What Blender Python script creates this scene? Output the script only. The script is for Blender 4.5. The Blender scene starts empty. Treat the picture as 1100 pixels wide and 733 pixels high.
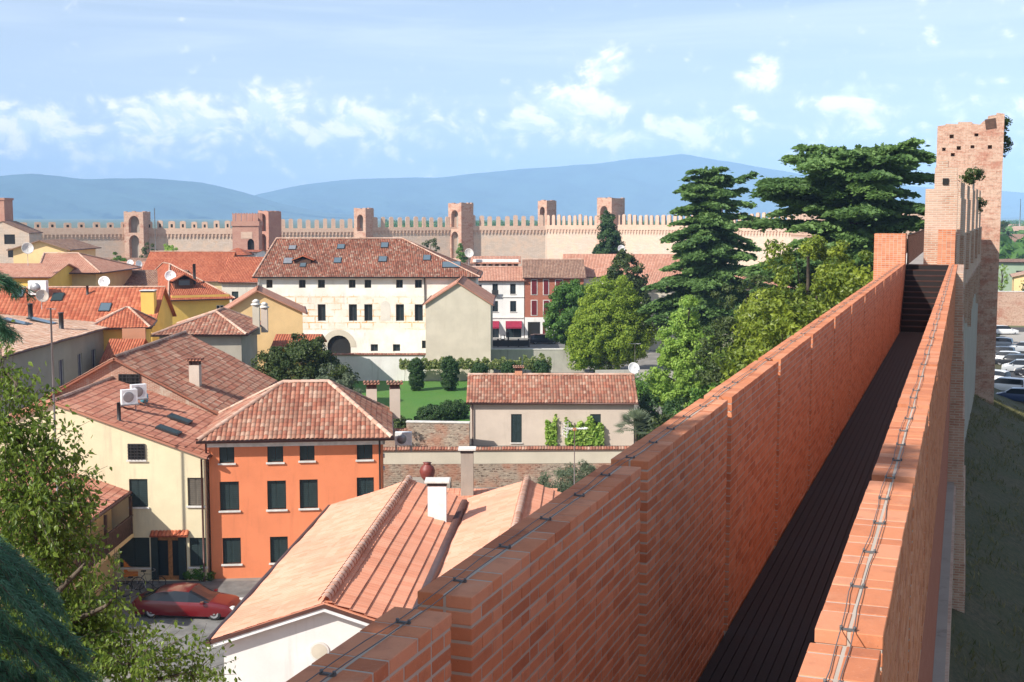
import bpy, bmesh, math, random
import numpy as np
from mathutils import Vector, Matrix
random.seed(7); RNG = np.random.default_rng(7)
PI = math.pi
# ------------------------------------------------------------------ camera, sky, sun, exposure
F = 1350.0; PITCH = math.atan(134.5/F); CZ = 19.0
SC = bpy.context.scene
cam = bpy.data.cameras.new('camera'); camo = bpy.data.objects.new('camera', cam); SC.collection.objects.link(camo)
camo.location = (0, 0, CZ); camo.rotation_euler = (PI/2-PITCH, 0, 0)
cam.sensor_width = 36; cam.lens = F/1100*36; cam.clip_start = .1; cam.clip_end = 60000
SC.camera = camo
SUN_AZ, SUN_EL = math.radians(51), math.radians(38)      # azimuth: measured from straight behind the camera towards the left
SUNV = Vector((-math.sin(SUN_AZ)*math.cos(SUN_EL), -math.cos(SUN_AZ)*math.cos(SUN_EL), math.sin(SUN_EL)))
SC.view_settings.view_transform = 'Standard'; SC.view_settings.look = 'None'
SC.view_settings.exposure = 0.55; SC.view_settings.gamma = 1; SC.view_settings.use_curve_mapping = False
SC.cycles.volume_bounces = 1; SC.cycles.max_bounces = 6; SC.cycles.use_denoising = True
SC.cycles.transparent_max_bounces = 8
class N_:
    """tiny arithmetic on shader sockets"""
    def __init__(s, nt, v): s.nt, s.v = nt, v
    def op(s, o, *a):
        n = s.nt.nodes.new('ShaderNodeMath'); n.operation = o
        for i, q in enumerate((s,)+a):
            q = q.v if isinstance(q, N_) else q
            if isinstance(q, (int, float)): n.inputs[i].default_value = q
            else: s.nt.links.new(q, n.inputs[i])
        return N_(s.nt, n.outputs[0])
    def __add__(s, o): return s.op('ADD', o)
    def __sub__(s, o): return s.op('SUBTRACT', o)
    def __mul__(s, o): return s.op('MULTIPLY', o)
    def __truediv__(s, o): return s.op('DIVIDE', o)
def maprange(nt, v, a, b, c=0., d=1., smooth=True):
    n = nt.nodes.new('ShaderNodeMapRange'); n.interpolation_type = 'SMOOTHSTEP' if smooth else 'LINEAR'
    n.clamp = True if hasattr(n, 'clamp') else None
    nt.links.new(v.v, n.inputs[0])
    for i, q in zip((1, 2, 3, 4), (a, b, c, d)):
        n.inputs[i].default_value = q
    return N_(nt, n.outputs[0])
def comb(nt, x, y, z=0.):
    n = nt.nodes.new('ShaderNodeCombineXYZ')
    for i, q in enumerate((x, y, z)):
        if isinstance(q, N_): nt.links.new(q.v, n.inputs[i])
        else: n.inputs[i].default_value = q
    return n.outputs[0]
def noise(nt, vec, scale, detail=4, rough=.55, dist=0.):
    n = nt.nodes.new('ShaderNodeTexNoise'); n.inputs['Scale'].default_value = scale; n.inputs['Detail'].default_value = detail
    n.inputs['Roughness'].default_value = rough; n.inputs['Distortion'].default_value = dist
    if vec is not None: nt.links.new(vec, n.inputs['Vector'])
    return N_(nt, n.outputs[0])
def mixc(nt, f, a, b, mode='MIX'):
    n = nt.nodes.new('ShaderNodeMix'); n.data_type = 'RGBA'; n.blend_type = mode; n.clamp_factor = True
    for s, q in ((n.inputs[0], f), (n.inputs[6], a), (n.inputs[7], b)):
        if isinstance(q, N_): q = q.v
        if isinstance(q, (int, float)): s.default_value = q
        elif isinstance(q, tuple): s.default_value = (*q, 1)
        else: nt.links.new(q, s)
    return n.outputs[2]
world = bpy.data.worlds.new('World'); SC.world = world; world.use_nodes = True
nt = world.node_tree; nt.nodes.clear()
sky = nt.nodes.new('ShaderNodeTexSky'); sky.sky_type = 'NISHITA'; sky.sun_disc = False
sky.sun_elevation = SUN_EL; sky.sun_rotation = math.radians(180)+SUN_AZ; sky.altitude = 50; sky.air_density = 1.0; sky.dust_density = 1.0; sky.ozone_density = 2.0
tc = nt.nodes.new('ShaderNodeTexCoord'); sep = nt.nodes.new('ShaderNodeSeparateXYZ'); nt.links.new(tc.outputs['Generated'], sep.inputs[0])
wx, wy, wz = (N_(nt, sep.outputs[i]) for i in range(3))
az = wx.op('ARCTAN2', wy)*(180/PI); el = wz.op('ARCSINE')*(180/PI)
# heaps of cumulus low over the plain: azimuth, elevation, spread, height, weight (degrees)
acc = None
for a0, e0, sa, se, k in ((-14.8,4.3,2.6,1.1,1.0), (-11,4.8,1.5,1.2,.8), (-7,4.3,2.6,1.0,.75), (-21,3.9,2.6,1.1,.7), (2.6,5.1,2.2,1.1,1.0), (4.2,6.4,1.3,1.1,1.0), (1.2,4.2,1.6,.6,.7),
                          (5.0,3.4,1.2,.5,.7), (11.3,6.4,1.2,1.2,.95), (14.8,5.2,1.7,.75,.85), (8.5,3.9,2.0,.7,.6), (22,9.6,4,.8,.45), (22.5,4.6,1.5,.8,.7), (-17,2.6,5,.5,.45), (19,7.5,3,.9,.35), (-31,5,4,2,.8), (33,5,4,2,.8)):
    q = ((az-a0)/sa); w = ((el-e0)/se); g = ((q*q+w*w)*-1.0).op('EXPONENT')*k
    acc = g if acc is None else acc.op('MAXIMUM', g)
cv = comb(nt, az*.30, el*.42)
n1 = noise(nt, cv, 1.5, 12, .62, .6); n2 = noise(nt, cv, 4.2, 10, .66, .4)
bank = (((el-3.6)/1.9)*((el-3.6)/1.9)*-1.0).op('EXPONENT')*.34
def puffs(vec, sc):
    n = nt.nodes.new('ShaderNodeTexVoronoi'); n.feature = 'SMOOTH_F1'; n.inputs['Scale'].default_value = sc; n.inputs['Smoothness'].default_value = .3; nt.links.new(vec, n.inputs['Vector']); return N_(nt, n.outputs['Distance'])
dn = nt.nodes.new('ShaderNodeTexNoise'); dn.inputs['Scale'].default_value = 3.; dn.inputs['Detail'].default_value = 5; pc = comb(nt, az*.5, el*.5); nt.links.new(pc, dn.inputs['Vector'])
dm = nt.nodes.new('ShaderNodeVectorMath'); dm.operation = 'MULTIPLY_ADD'; nt.links.new(dn.outputs['Color'], dm.inputs[0]); dm.inputs[1].default_value = (.35,)*3; nt.links.new(pc, dm.inputs[2])
dens = acc*.74+bank+(n1-.5)*1.5+(n2-.5)*.55+(puffs(dm.outputs[0], 2.6)*-1.0+.36)*.55
cum = maprange(nt, dens, .14, .66)*.62+maprange(nt, dens+(noise(nt, cv, 11., 8, .65)-.5)*.5, .34, .66)*.36
shade = maprange(nt, noise(nt, comb(nt, az*.30+.11, el*.42+.16), 1.5, 12, .62, .6)-n1, -.10, .10)      # lit from the upper left
wv = comb(nt, az*.05, el*.55, 3.)
wisp = maprange(nt, noise(nt, wv, 1.1, 8, .6, .5), .40, .74)*.45
veil = maprange(nt, el, 16., 1., .22, .72)
ccol = mixc(nt, shade, (15.5, 14.4, 14.2), (10.0, 11.0, 13.2))
c1 = mixc(nt, veil, sky.outputs[0], (8.6, 9.9, 12.4))
c2 = mixc(nt, wisp, c1, (9.4, 10.2, 12.0))
c3 = mixc(nt, cum*.90, c2, ccol)
bg = nt.nodes.new('ShaderNodeBackground'); bg.inputs[1].default_value = .078; nt.links.new(c3, bg.inputs[0])
out = nt.nodes.new('ShaderNodeOutputWorld'); nt.links.new(bg.outputs[0], out.inputs[0])
sl = bpy.data.lights.new('sun', 'SUN'); sl.energy = 5.0; sl.angle = math.radians(.5); sl.color = (1, .94, .86)
so = bpy.data.objects.new('sun', sl); SC.collection.objects.link(so); so.rotation_euler = SUNV.to_track_quat('Z', 'Y').to_euler(); so.location = (-60, -60, 90)
# ------------------------------------------------------------------ where a sight line meets a level or an upright plane (survey of the photograph)
def ray(px, py):
    a = (px-550)/F; b = (366.5-py)/F
    return a, math.cos(PITCH)+b*math.sin(PITCH), -math.sin(PITCH)+b*math.cos(PITCH)
def AZ(px, py, z):
    x, y, w = ray(px, py); t = (z-CZ)/w; return (x*t, y*t)
def AY(px, py, Y):
    x, y, w = ray(px, py); t = Y/y; return (x*t, CZ+w*t)
# ------------------------------------------------------------------ materials
def newmat(name):
    m = bpy.data.materials.new(name); m.use_nodes = True; nt = m.node_tree
    b = nt.nodes['Principled BSDF']; return m, nt, b
def objco(nt, w=False):
    n = nt.nodes.new('ShaderNodeNewGeometry'); return n.outputs['Position']
def scalev(nt, vec, s):
    n = nt.nodes.new('ShaderNodeMapping'); n.inputs['Scale'].default_value = s; nt.links.new(vec, n.inputs[0]); return n.outputs[0]
def bump(nt, b, h, strength=.3, dist=.02):
    n = nt.nodes.new('ShaderNodeBump'); n.inputs['Strength'].default_value = strength; n.inputs['Distance'].default_value = dist
    nt.links.new(h.v if isinstance(h, N_) else h, n.inputs['Height']); nt.links.new(n.outputs[0], b.inputs['Normal'])
def uvn(nt): return nt.nodes.new('ShaderNodeUVMap').outputs[0]
def ramp(nt, f, stops, interp='LINEAR'):
    n = nt.nodes.new('ShaderNodeValToRGB'); cr = n.color_ramp; cr.interpolation = interp
    while len(cr.elements) < len(stops): cr.elements.new(.5)
    for e, (p, c) in zip(cr.elements, stops): e.position = p; e.color = (*c, 1)
    nt.links.new(f.v if isinstance(f, N_) else f, n.inputs[0]); return n.outputs[0]
def plain(name, c, rough=.6, metal=0., var=.12, scale=3.):
    m, nt, b = newmat(name); n = noise(nt, objco(nt), scale, 4)
    d = tuple(x*(1-var) for x in c); e = tuple(min(1, x*(1+var)) for x in c)
    nt.links.new(mixc(nt, maprange(nt, n, .3, .7), d, e), b.inputs['Base Color'])
    b.inputs['Roughness'].default_value = rough; b.inputs['Metallic'].default_value = metal; return m
def plaster(name, c, stain=(.35, .30, .24), amt=.35, sc=.5):
    m, nt, b = newmat(name); P = objco(nt)
    n = noise(nt, P, sc, 6, .6); f = noise(nt, P, 12, 3); st = noise(nt, scalev(nt, P, (1.6, 1.6, .16)), 1.4, 6, .65)
    c0 = mixc(nt, maprange(nt, n, .3, .7), tuple(x*.90 for x in c), tuple(min(1, x*1.05) for x in c))
    c1 = mixc(nt, maprange(nt, st, .52, .80)*amt, c0, stain)
    c2 = mixc(nt, (f-.5)*.25+.06, c1, tuple(x*.7 for x in c))
    nt.links.new(c2, b.inputs['Base Color']); b.inputs['Roughness'].default_value = .9; b.inputs['Specular IOR Level'].default_value = .2
    bump(nt, b, f, .25, .01); return m
def tiles(name, cols, moss=.25, mossc=(.20, .17, .13), bmp=False):
    """one colour per tile from the UV cell, lichen in patches"""
    m, nt, b = newmat(name); uv = uvn(nt)
    fl = nt.nodes.new('ShaderNodeVectorMath'); fl.operation = 'FLOOR'; nt.links.new(uv, fl.inputs[0])
    wn = nt.nodes.new('ShaderNodeTexWhiteNoise'); wn.noise_dimensions = '2D'; nt.links.new(fl.outputs[0], wn.inputs[0])
    k = len(cols); c0 = ramp(nt, wn.outputs[0], [(i/(k-1), c) for i, c in enumerate(cols)])
    P = objco(nt); big = noise(nt, P, .35, 5, .6); sm = noise(nt, P, 5, 5, .7)
    c1 = mixc(nt, maprange(nt, big, .38, .68)*.35, c0, tuple(x*.62 for x in cols[0]))
    c2 = mixc(nt, maprange(nt, sm, .50, .74)*moss, c1, mossc)
    nt.links.new(c2, b.inputs['Base Color']); b.inputs['Roughness'].default_value = .88; b.inputs['Specular IOR Level'].default_value = .25
    if bmp:
        sp = nt.nodes.new('ShaderNodeSeparateXYZ'); nt.links.new(uv, sp.inputs[0])
        h = (N_(nt, sp.outputs[0])*PI).op('SINE').op('ABSOLUTE')+N_(nt, sp.outputs[1]).op('FRACT')*-.35
        bump(nt, b, h, 1.0, .08)
    else: bump(nt, b, sm, .3, .01)
    return m
def masonry(name, c1, c2, mortar, bw=.27, bh=.075, ms=.012, blotch=None, bl=.5, rough_edge=.0, lime=None, weather=.3):
    """weathered brickwork or rubble, laid out in metres on the UVs"""
    m, nt, b = newmat(name); uv = uvn(nt); P = objco(nt)
    vec = uv
    if rough_edge:
        nn = nt.nodes.new('ShaderNodeTexNoise'); nn.inputs['Scale'].default_value = 3.5; nt.links.new(P, nn.inputs['Vector'])
        vm = nt.nodes.new('ShaderNodeVectorMath'); vm.operation = 'MULTIPLY_ADD'; nt.links.new(nn.outputs['Color'], vm.inputs[0])
        vm.inputs[1].default_value = (rough_edge,)*3; nt.links.new(uv, vm.inputs[2]); vec = vm.outputs[0]
    br = nt.nodes.new('ShaderNodeTexBrick'); nt.links.new(vec, br.inputs['Vector'])
    br.inputs['Scale'].default_value = 1; br.inputs['Brick Width'].default_value = bw; br.inputs['Row Height'].default_value = bh
    br.inputs['Mortar Size'].default_value = ms; br.inputs['Mortar Smooth'].default_value = .3; br.inputs['Bias'].default_value = -.1
    br.inputs['Color1'].default_value = (*c1, 1); br.inputs['Color2'].default_value = (*c2, 1); br.inputs['Mortar'].default_value = (*mortar, 1)
    big = noise(nt, P, .45, 7, .65); mid = noise(nt, P, 2.6, 6, .7)
    c = br.outputs['Color']
    if blotch: c = mixc(nt, maprange(nt, big, .42, .62)*bl, c, blotch)
    if lime: c = mixc(nt, maprange(nt, noise(nt, scalev(nt, P, (1, 1, .6)), .9, 8, .7), .5, .62)*.8, c, lime)
    c = mixc(nt, maprange(nt, mid, .52, .78)*weather, c, tuple(x*.35 for x in c1))
    nt.links.new(c, b.inputs['Base Color']); b.inputs['Roughness'].default_value = .93; b.inputs['Specular IOR Level'].default_value = .15
    h = (N_(nt, br.outputs['Fac'])*-.5)+mid*.9; bump(nt, b, h, .7, .03); return m
def leafmat(name, dark, light, trans=.30, rough=.55, hue=None):
    m, nt, b = newmat(name)
    at = nt.nodes.new('ShaderNodeAttribute'); at.attribute_name = 'rnd'
    c = mixc(nt, N_(nt, at.outputs['Fac']), dark, light); nt.links.new(c, b.inputs['Base Color'])
    b.inputs['Roughness'].default_value = rough; b.inputs['Specular IOR Level'].default_value = .35
    tr = nt.nodes.new('ShaderNodeBsdfTranslucent'); nt.links.new(mixc(nt, .5, c, tuple(min(1, x*1.6) for x in light)), tr.inputs[0])
    mx = nt.nodes.new('ShaderNodeMixShader'); mx.inputs[0].default_value = trans
    nt.links.new(b.outputs[0], mx.inputs[1]); nt.links.new(tr.outputs[0], mx.inputs[2])
    nt.links.new(mx.outputs[0], nt.nodes['Material Output'].inputs[0]); return m
def brickmat():
    m, nt, b = newmat('new red brick'); at = nt.nodes.new('ShaderNodeAttribute'); at.attribute_name = 'rnd'; P = objco(nt)
    n = noise(nt, P, 55, 4, .7); n2 = noise(nt, P, 9, 5, .6)
    c = ramp(nt, N_(nt, at.outputs['Fac']), [(0, (.42, .140, .068)), (.25, (.54, .195, .095)), (.6, (.60, .225, .110)), (1, (.64, .28, .16))])
    c = mixc(nt, maprange(nt, noise(nt, P, 1.6, 6, .7), .55, .75)*.28, c, (.60, .40, .28)); c = mixc(nt, maprange(nt, n2, .45, .8)*.40, c, (.28, .10, .06)); c = mixc(nt, maprange(nt, n, .55, .8)*.35, c, (.72, .40, .27))
    spk = maprange(nt, noise(nt, P, 140, 2), .68, .76)*.6; c = mixc(nt, spk, c, (.10, .05, .04))
    nt.links.new(c, b.inputs['Base Color']); b.inputs['Roughness'].default_value = .9; b.inputs['Specular IOR Level'].default_value = .2
    bump(nt, b, n+n2, .5, .004); return m
def glassmat(name, c=(.02, .03, .035)):
    m, nt, b = newmat(name); b.inputs['Base Color'].default_value = (*c, 1); b.inputs['Roughness'].default_value = .12
    b.inputs['Specular IOR Level'].default_value = .6; return m
M = {}
M['brick'] = brickmat()
M['mortar'] = plaster('lime mortar', (.48, .41, .34), amt=.3)
M['orange'] = plaster('orange plaster', (.76, .245, .115), stain=(.46, .15, .075), amt=.55)
M['cream'] = plaster('cream plaster', (.76, .66, .44), stain=(.42, .36, .27), amt=.5)
M['yellow'] = plaster('yellow plaster', (.80, .54, .14), stain=(.45, .35, .2), amt=.25)
M['ochre'] = plaster('ochre plaster', (.60, .48, .27), amt=.3)
M['peach'] = plaster('peach plaster', (.80, .56, .28), amt=.2)
M['grey'] = plaster('grey beige plaster', (.42, .38, .31), amt=.35)
M['beige'] = plaster('beige plaster', (.60, .54, .43), stain=(.42, .36, .27), amt=.40)
M['pinkish'] = plaster('pale rose beige plaster', (.62, .52, .43), amt=.3)
M['white'] = plaster('white plaster', (.78, .76, .72), amt=.38)
M['dirty'] = plaster('weathered white plaster', (.66, .62, .54), stain=(.30, .27, .22), amt=.6)
M['concrete'] = plaster('aged concrete', (.42, .40, .35), stain=(.16, .15, .12), amt=.7, sc=.9)
M['stonetrim'] = plain('pale stone', (.66, .63, .58), .8)
M['terra'] = plaster('terracotta plaster', (.62, .30, .18), amt=.2)
M['old'] = tiles('old clay tiles', [(.22, .09, .06), (.36, .13, .08), (.43, .21, .14), (.30, .15, .10), (.50, .32, .23)], .5)
M['oldflat'] = tiles('old clay tiles far', [(.14, .055, .035), (.26, .085, .05), (.34, .14, .09), (.20, .09, .06), (.40, .26, .19)], .5, bmp=True)
M['red'] = tiles('red clay tiles', [(.34, .085, .042), (.43, .12, .06), (.50, .165, .085), (.38, .10, .05)], .34, (.25, .12, .08), bmp=True)
M['redgeo'] = tiles('red clay tiles near', [(.36, .09, .045), (.45, .13, .065), (.52, .18, .095), (.40, .105, .055)], .34, (.25, .12, .08))
M['pinkflat'] = tiles('rose clay tiles', [(.50, .23, .15), (.56, .28, .19), (.60, .33, .23), (.48, .2, .13)], .2, (.32, .2, .14), bmp=True)
M['brownflat'] = tiles('brown clay tiles', [(.24, .13, .09), (.32, .18, .12), (.38, .24, .17), (.20, .11, .08)], .4, bmp=True)
M['pale'] = tiles('pale worn tiles', [(.46, .27, .18), (.54, .36, .26), (.60, .42, .31), (.50, .25, .16), (.64, .50, .40)], .25, (.3, .25, .2), bmp=True)
M['newtile'] = tiles('new pink tiles', [(.72, .31, .19), (.77, .36, .235), (.80, .41, .28), (.78, .345, .22)], .14, (.5, .3, .2))
M['newtileshade'] = tiles('new pink tiles shaded', [(.66, .27, .16), (.70, .31, .19), (.74, .35, .22)], .12, (.45, .22, .14))  # pink tiles again, shade of the slopes facing off the sun put into the colour
M['ridge'] = tiles('ridge tiles', [(.45, .26, .18), (.56, .36, .27), (.60, .42, .33)], .2)
M['shutter'] = plain('dark green shutters', (.018, .035, .035), .55)
M['brownshut'] = plain('grey brown shutters', (.13, .11, .085), .6)
M['redshut'] = plain('crimson shutters', (.13, .010, .016), .5)
M['greyblueshut'] = plain('slate blue shutters', (.07, .07, .12), .5)
M['glass'] = glassmat('window glass'); M['skyglass'] = glassmat('roof window glass', (.10, .14, .17))
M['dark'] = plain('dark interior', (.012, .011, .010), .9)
M['metal'] = plain('grey metal', (.35, .35, .36), .45, .6); M['darkmetal'] = plain('dark metal', (.045, .042, .042), .5, .3)
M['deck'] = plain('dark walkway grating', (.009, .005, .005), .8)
M['rust'] = plain('rusty dark steel', (.060, .022, .015), .6, .2, .3); M['wire'] = plain('galvanised wire', (.12, .12, .12), .7, .1)
M['gutter'] = plain('brown gutter', (.10, .045, .035), .5, .2); M['whitepaint'] = plain('white paint', (.80, .80, .79), .5)
M['jar'] = plain('deep red glazed clay', (.20, .04, .03), .5)
M['wood'] = plain('varnished wood', (.38, .16, .05), .5, 0, .3, 6); M['darkwood'] = plain('dark brown wood', (.075, .035, .022), .7, 0, .3, 6)
M['awning'] = plain('crimson awning', (.26, .010, .04), .8); M['asphalt'] = plain('asphalt', (.055, .056, .06), .9, 0, .15)
M['gravel'] = plain('courtyard paving', (.16, .155, .145), .95, 0, .25, 1.2); M['bark'] = plain('bark', (.10, .075, .055), .95, 0, .4, 4)
M['farbrick'] = masonry('pink wall brick', (.52, .31, .22), (.62, .41, .30), (.60, .48, .38), .5, .18, .03, (.62, .46, .35), .6)
M['farstone'] = masonry('pale wall stone', (.53, .43, .34), (.60, .50, .41), (.46, .36, .29), 1.1, .32, .03, (.68, .48, .34), .55, weather=.4)
M['oldbrick'] = masonry('old medieval brick', (.40, .20, .135), (.56, .34, .24), (.50, .42, .33), .29, .078, .016, (.62, .48, .38), .45, .02, weather=.45)
M['towerbrick'] = masonry('tower brick', (.48, .225, .15), (.62, .34, .24), (.60, .47, .37), .30, .085, .016, (.66, .50, .40), .5, .02, weather=.35)
M['render'] = plaster('grey lime render', (.36, .32, .27), stain=(.17, .14, .12), amt=.8, sc=.7)
M['rubble'] = masonry('rubble and brick garden wall', (.14, .10, .075), (.56, .45, .34), (.34, .28, .22), .30, .15, .045, (.42, .16, .09), .55, .22, weather=.7)
M['gablebrick'] = masonry('patched brick gable', (.34, .12, .075), (.50, .24, .16), (.52, .44, .35), .27, .075, .018, (.44, .2, .13), .4, .03, lime=(.56, .50, .40))
m, nt, b = newmat('blotched tower brick'); uv = uvn(nt); P = objco(nt)
br = nt.nodes.new('ShaderNodeTexBrick'); nt.links.new(uv, br.inputs['Vector']); br.inputs['Scale'].default_value = 1; br.inputs['Brick Width'].default_value = .34; br.inputs['Row Height'].default_value = .10; br.inputs['Mortar Size'].default_value = .018
for k_, c_ in (('Color1', (.46, .20, .13)), ('Color2', (.60, .33, .23)), ('Mortar', (.58, .44, .34))): br.inputs[k_].default_value = (*c_, 1)
st = noise(nt, scalev(nt, P, (.35, .35, 2.2)), 1.1, 8, .7); pt = noise(nt, scalev(nt, P, (.6, .6, 1)), .8, 7, .7); fn = noise(nt, P, 4.5, 6, .75)
c = mixc(nt, maprange(nt, st, .40, .60)*.8, br.outputs['Color'], (.62, .43, .32)); c = mixc(nt, maprange(nt, pt, .50, .64)*.75, c, (.44, .17, .11)); c = mixc(nt, maprange(nt, fn, .50, .68)*.7, c, (.24, .13, .095)); c = mixc(nt, maprange(nt, fn, .48, .34)*.5, c, (.68, .52, .41))
nt.links.new(c, b.inputs['Base Color']); b.inputs['Roughness'].default_value = .93; bump(nt, b, fn+N_(nt, br.outputs['Fac'])*-.4, .9, .06); M['towerbrick'] = m
M['redbrickwall'] = masonry('red brick facade', (.36, .10, .06), (.42, .14, .085), (.40, .2, .14), .27, .08, .01)
M['salmon'] = tiles('salmon clay tiles', [(.34, .13, .085), (.44, .18, .12), (.52, .26, .175), (.40, .145, .09)], .40, (.26, .16, .12))
# ------------------------------------------------------------------ building blocks
def link(o): SC.collection.objects.link(o); return o
def tag(o, label=None, cat=None, group=None, kind=None):
    for k, v in (('label', label), ('category', cat), ('group', group), ('kind', kind)):
        if v: o[k] = v
    return o
def thing(name, label, cat, loc=(0, 0, 0), rz=0., group=None):
    o = link(bpy.data.objects.new(name, None)); o.location = loc; o.rotation_euler = (0, 0, rz); o.empty_display_size = .3
    return tag(o, label, cat, group)
class MB:
    def __init__(s): s.v = []; s.f = []; s.uv = []; s.mi = []; s.rnd = []; s.smooth = []
    def face(s, pts, uv=None, mi=0, rnd=0., smooth=False):
        i = len(s.v); s.v += [tuple(p) for p in pts]; s.f.append(tuple(range(i, i+len(pts)))); s.uv.append(uv); s.mi.append(mi); s.rnd.append(rnd); s.smooth.append(smooth)
    def mesh(s, V, Fs, mi=0, rnd=0., smooth=False, uvs=None):
        i = len(s.v); s.v += [tuple(p) for p in V]
        for k, f in enumerate(Fs): s.f.append(tuple(i+j for j in f)); s.uv.append(uvs[k] if uvs else None); s.mi.append(mi); s.rnd.append(rnd); s.smooth.append(smooth)
    def box(s, a, b, mi=0, rnd=0., fr=None):
        """box between corners a and b, in frame fr = (origin, ex, ey, ez)"""
        x0, y0, z0 = (min(p, q) for p, q in zip(a, b)); x1, y1, z1 = (max(p, q) for p, q in zip(a, b))
        V = [(x0,y0,z0),(x1,y0,z0),(x1,y1,z0),(x0,y1,z0),(x0,y0,z1),(x1,y0,z1),(x1,y1,z1),(x0,y1,z1)]
        if fr: o, ex, ey, ez = fr; V = [tuple(o+ex*p[0]+ey*p[1]+ez*p[2]) for p in V]
        s.mesh(V, [(0,3,2,1),(4,5,6,7),(0,1,5,4),(1,2,6,5),(2,3,7,6),(3,0,4,7)], mi, rnd)
    def prism(s, poly, z0, z1, mi=0, cap=True):
        n = len(poly); V = [(x, y, z0) for x, y in poly]+[(x, y, z1) for x, y in poly]
        Fs = [(i, (i+1) % n, n+(i+1) % n, n+i) for i in range(n)]
        if cap: Fs += [tuple(range(n))[::-1], tuple(range(n, 2*n))]
        s.mesh(V, Fs, mi)
    def tube(s, pts, r, n=6, mi=0, rnd=0., r2=None, caps=True):
        pts = [Vector(p) for p in pts]; m = len(pts); V = []
        for i, p in enumerate(pts):
            d = (pts[min(i+1, m-1)]-pts[max(i-1, 0)]).normalized(); a = d.cross(Vector((0, 0, 1)))
            if a.length < .05: a = d.cross(Vector((1, 0, 0)))
            a.normalize(); b = d.cross(a); q = r if r2 is None else r+(r2-r)*i/(m-1)
            V += [p+(a*math.cos(2*PI*k/n)+b*math.sin(2*PI*k/n))*q for k in range(n)]
        Fs = [(i*n+k, i*n+(k+1) % n, (i+1)*n+(k+1) % n, (i+1)*n+k) for i in range(m-1) for k in range(n)]
        if caps: Fs += [tuple(range(n)), tuple(range((m-1)*n, m*n))[::-1]]
        s.mesh(V, Fs, mi, rnd, True)
    def lathe(s, o, prof, n=12, mi=0, axis=None, smooth=True):
        o = Vector(o); ax = Vector(axis or (0, 0, 1)).normalized(); a = ax.orthogonal().normalized(); b = ax.cross(a); V = []
        for r, h in prof: V += [o+ax*h+(a*math.cos(2*PI*k/n)+b*math.sin(2*PI*k/n))*r for k in range(n)]
        m = len(prof)
        s.mesh(V, [(i*n+k, i*n+(k+1) % n, (i+1)*n+(k+1) % n, (i+1)*n+k) for i in range(m-1) for k in range(n)]+[tuple(range(n))[::-1], tuple(range((m-1)*n, m*n))], mi, 0, smooth)
    def build(s, name, mats, parent=None, world=False):
        """world=True: the points are world points and are brought into the parent's frame"""
        if not isinstance(mats, (list, tuple)): mats = [mats]
        V = s.v
        if parent is not None and world:
            inv = (Matrix.Translation(parent.location) @ Matrix.Rotation(parent.rotation_euler.z, 4, 'Z')).inverted()
            V = [tuple(inv @ Vector(p)) for p in V]
        me = bpy.data.meshes.new(name); me.from_pydata(V, [], s.f); me.update()
        for m_ in mats: me.materials.append(M[m_] if isinstance(m_, str) else m_)
        uvl = me.uv_layers.new(name='UVMap'); co = np.array(V, dtype=np.float32) if V else np.zeros((0, 3))
        dat = np.zeros((len(me.loops), 2), dtype=np.float32); li = 0
        for k, (f, u) in enumerate(zip(s.f, s.uv)):
            n = len(f)
            if u is not None: dat[li:li+n] = u
            else:
                P = co[list(f)]; a = P[1]-P[0]; b = P[2]-P[0]; nn = np.cross(a, b); L = np.linalg.norm(nn)
                nn = nn/L if L > 1e-12 else np.array((0, 0, 1.))
                if abs(nn[2]) > .7: dat[li:li+n] = P[:, :2]
                else:
                    h = np.array((-nn[1], nn[0])); h = h/(np.linalg.norm(h)+1e-9)
                    if abs(h[0]) > abs(h[1]): h = h*np.sign(h[0])
                    else: h = h*np.sign(h[1])
                    dat[li:li+n, 0] = P[:, :2] @ h; dat[li:li+n, 1] = P[:, 2]
            li += n
        uvl.data.foreach_set('uv', dat.ravel())
        me.polygons.foreach_set('material_index', s.mi); me.polygons.foreach_set('use_smooth', s.smooth)
        if any(s.rnd):
            at = me.attributes.new('rnd', 'FLOAT', 'FACE'); at.data.foreach_set('value', s.rnd)
        o = link(bpy.data.objects.new(name, me))
        if parent is not None: o.parent = parent
        return o
def npmesh(name, V, Fq, rnd, mat, parent=None, smooth=False, offset=None):
    """V (n,3), Fq (m,k) arrays"""
    me = bpy.data.meshes.new(name); m, k = Fq.shape
    if offset is not None: V = V-np.array(offset)
    me.vertices.add(len(V)); me.vertices.foreach_set('co', V.astype(np.float32).ravel())
    me.loops.add(m*k); me.loops.foreach_set('vertex_index', Fq.astype(np.int32).ravel())
    me.polygons.add(m); me.polygons.foreach_set('loop_start', np.arange(0, m*k, k, dtype=np.int32)); me.polygons.foreach_set('loop_total', np.full(m, k, dtype=np.int32))
    me.update(calc_edges=True)
    me.materials.append(M[mat] if isinstance(mat, str) else mat)
    at = me.attributes.new('rnd', 'FLOAT', 'FACE'); at.data.foreach_set('value', rnd.astype(np.float32))
    me.polygons.foreach_set('use_smooth', np.full(m, bool(smooth)))
    o = link(bpy.data.objects.new(name, me))
    if parent is not None: o.parent = parent
    return o
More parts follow.
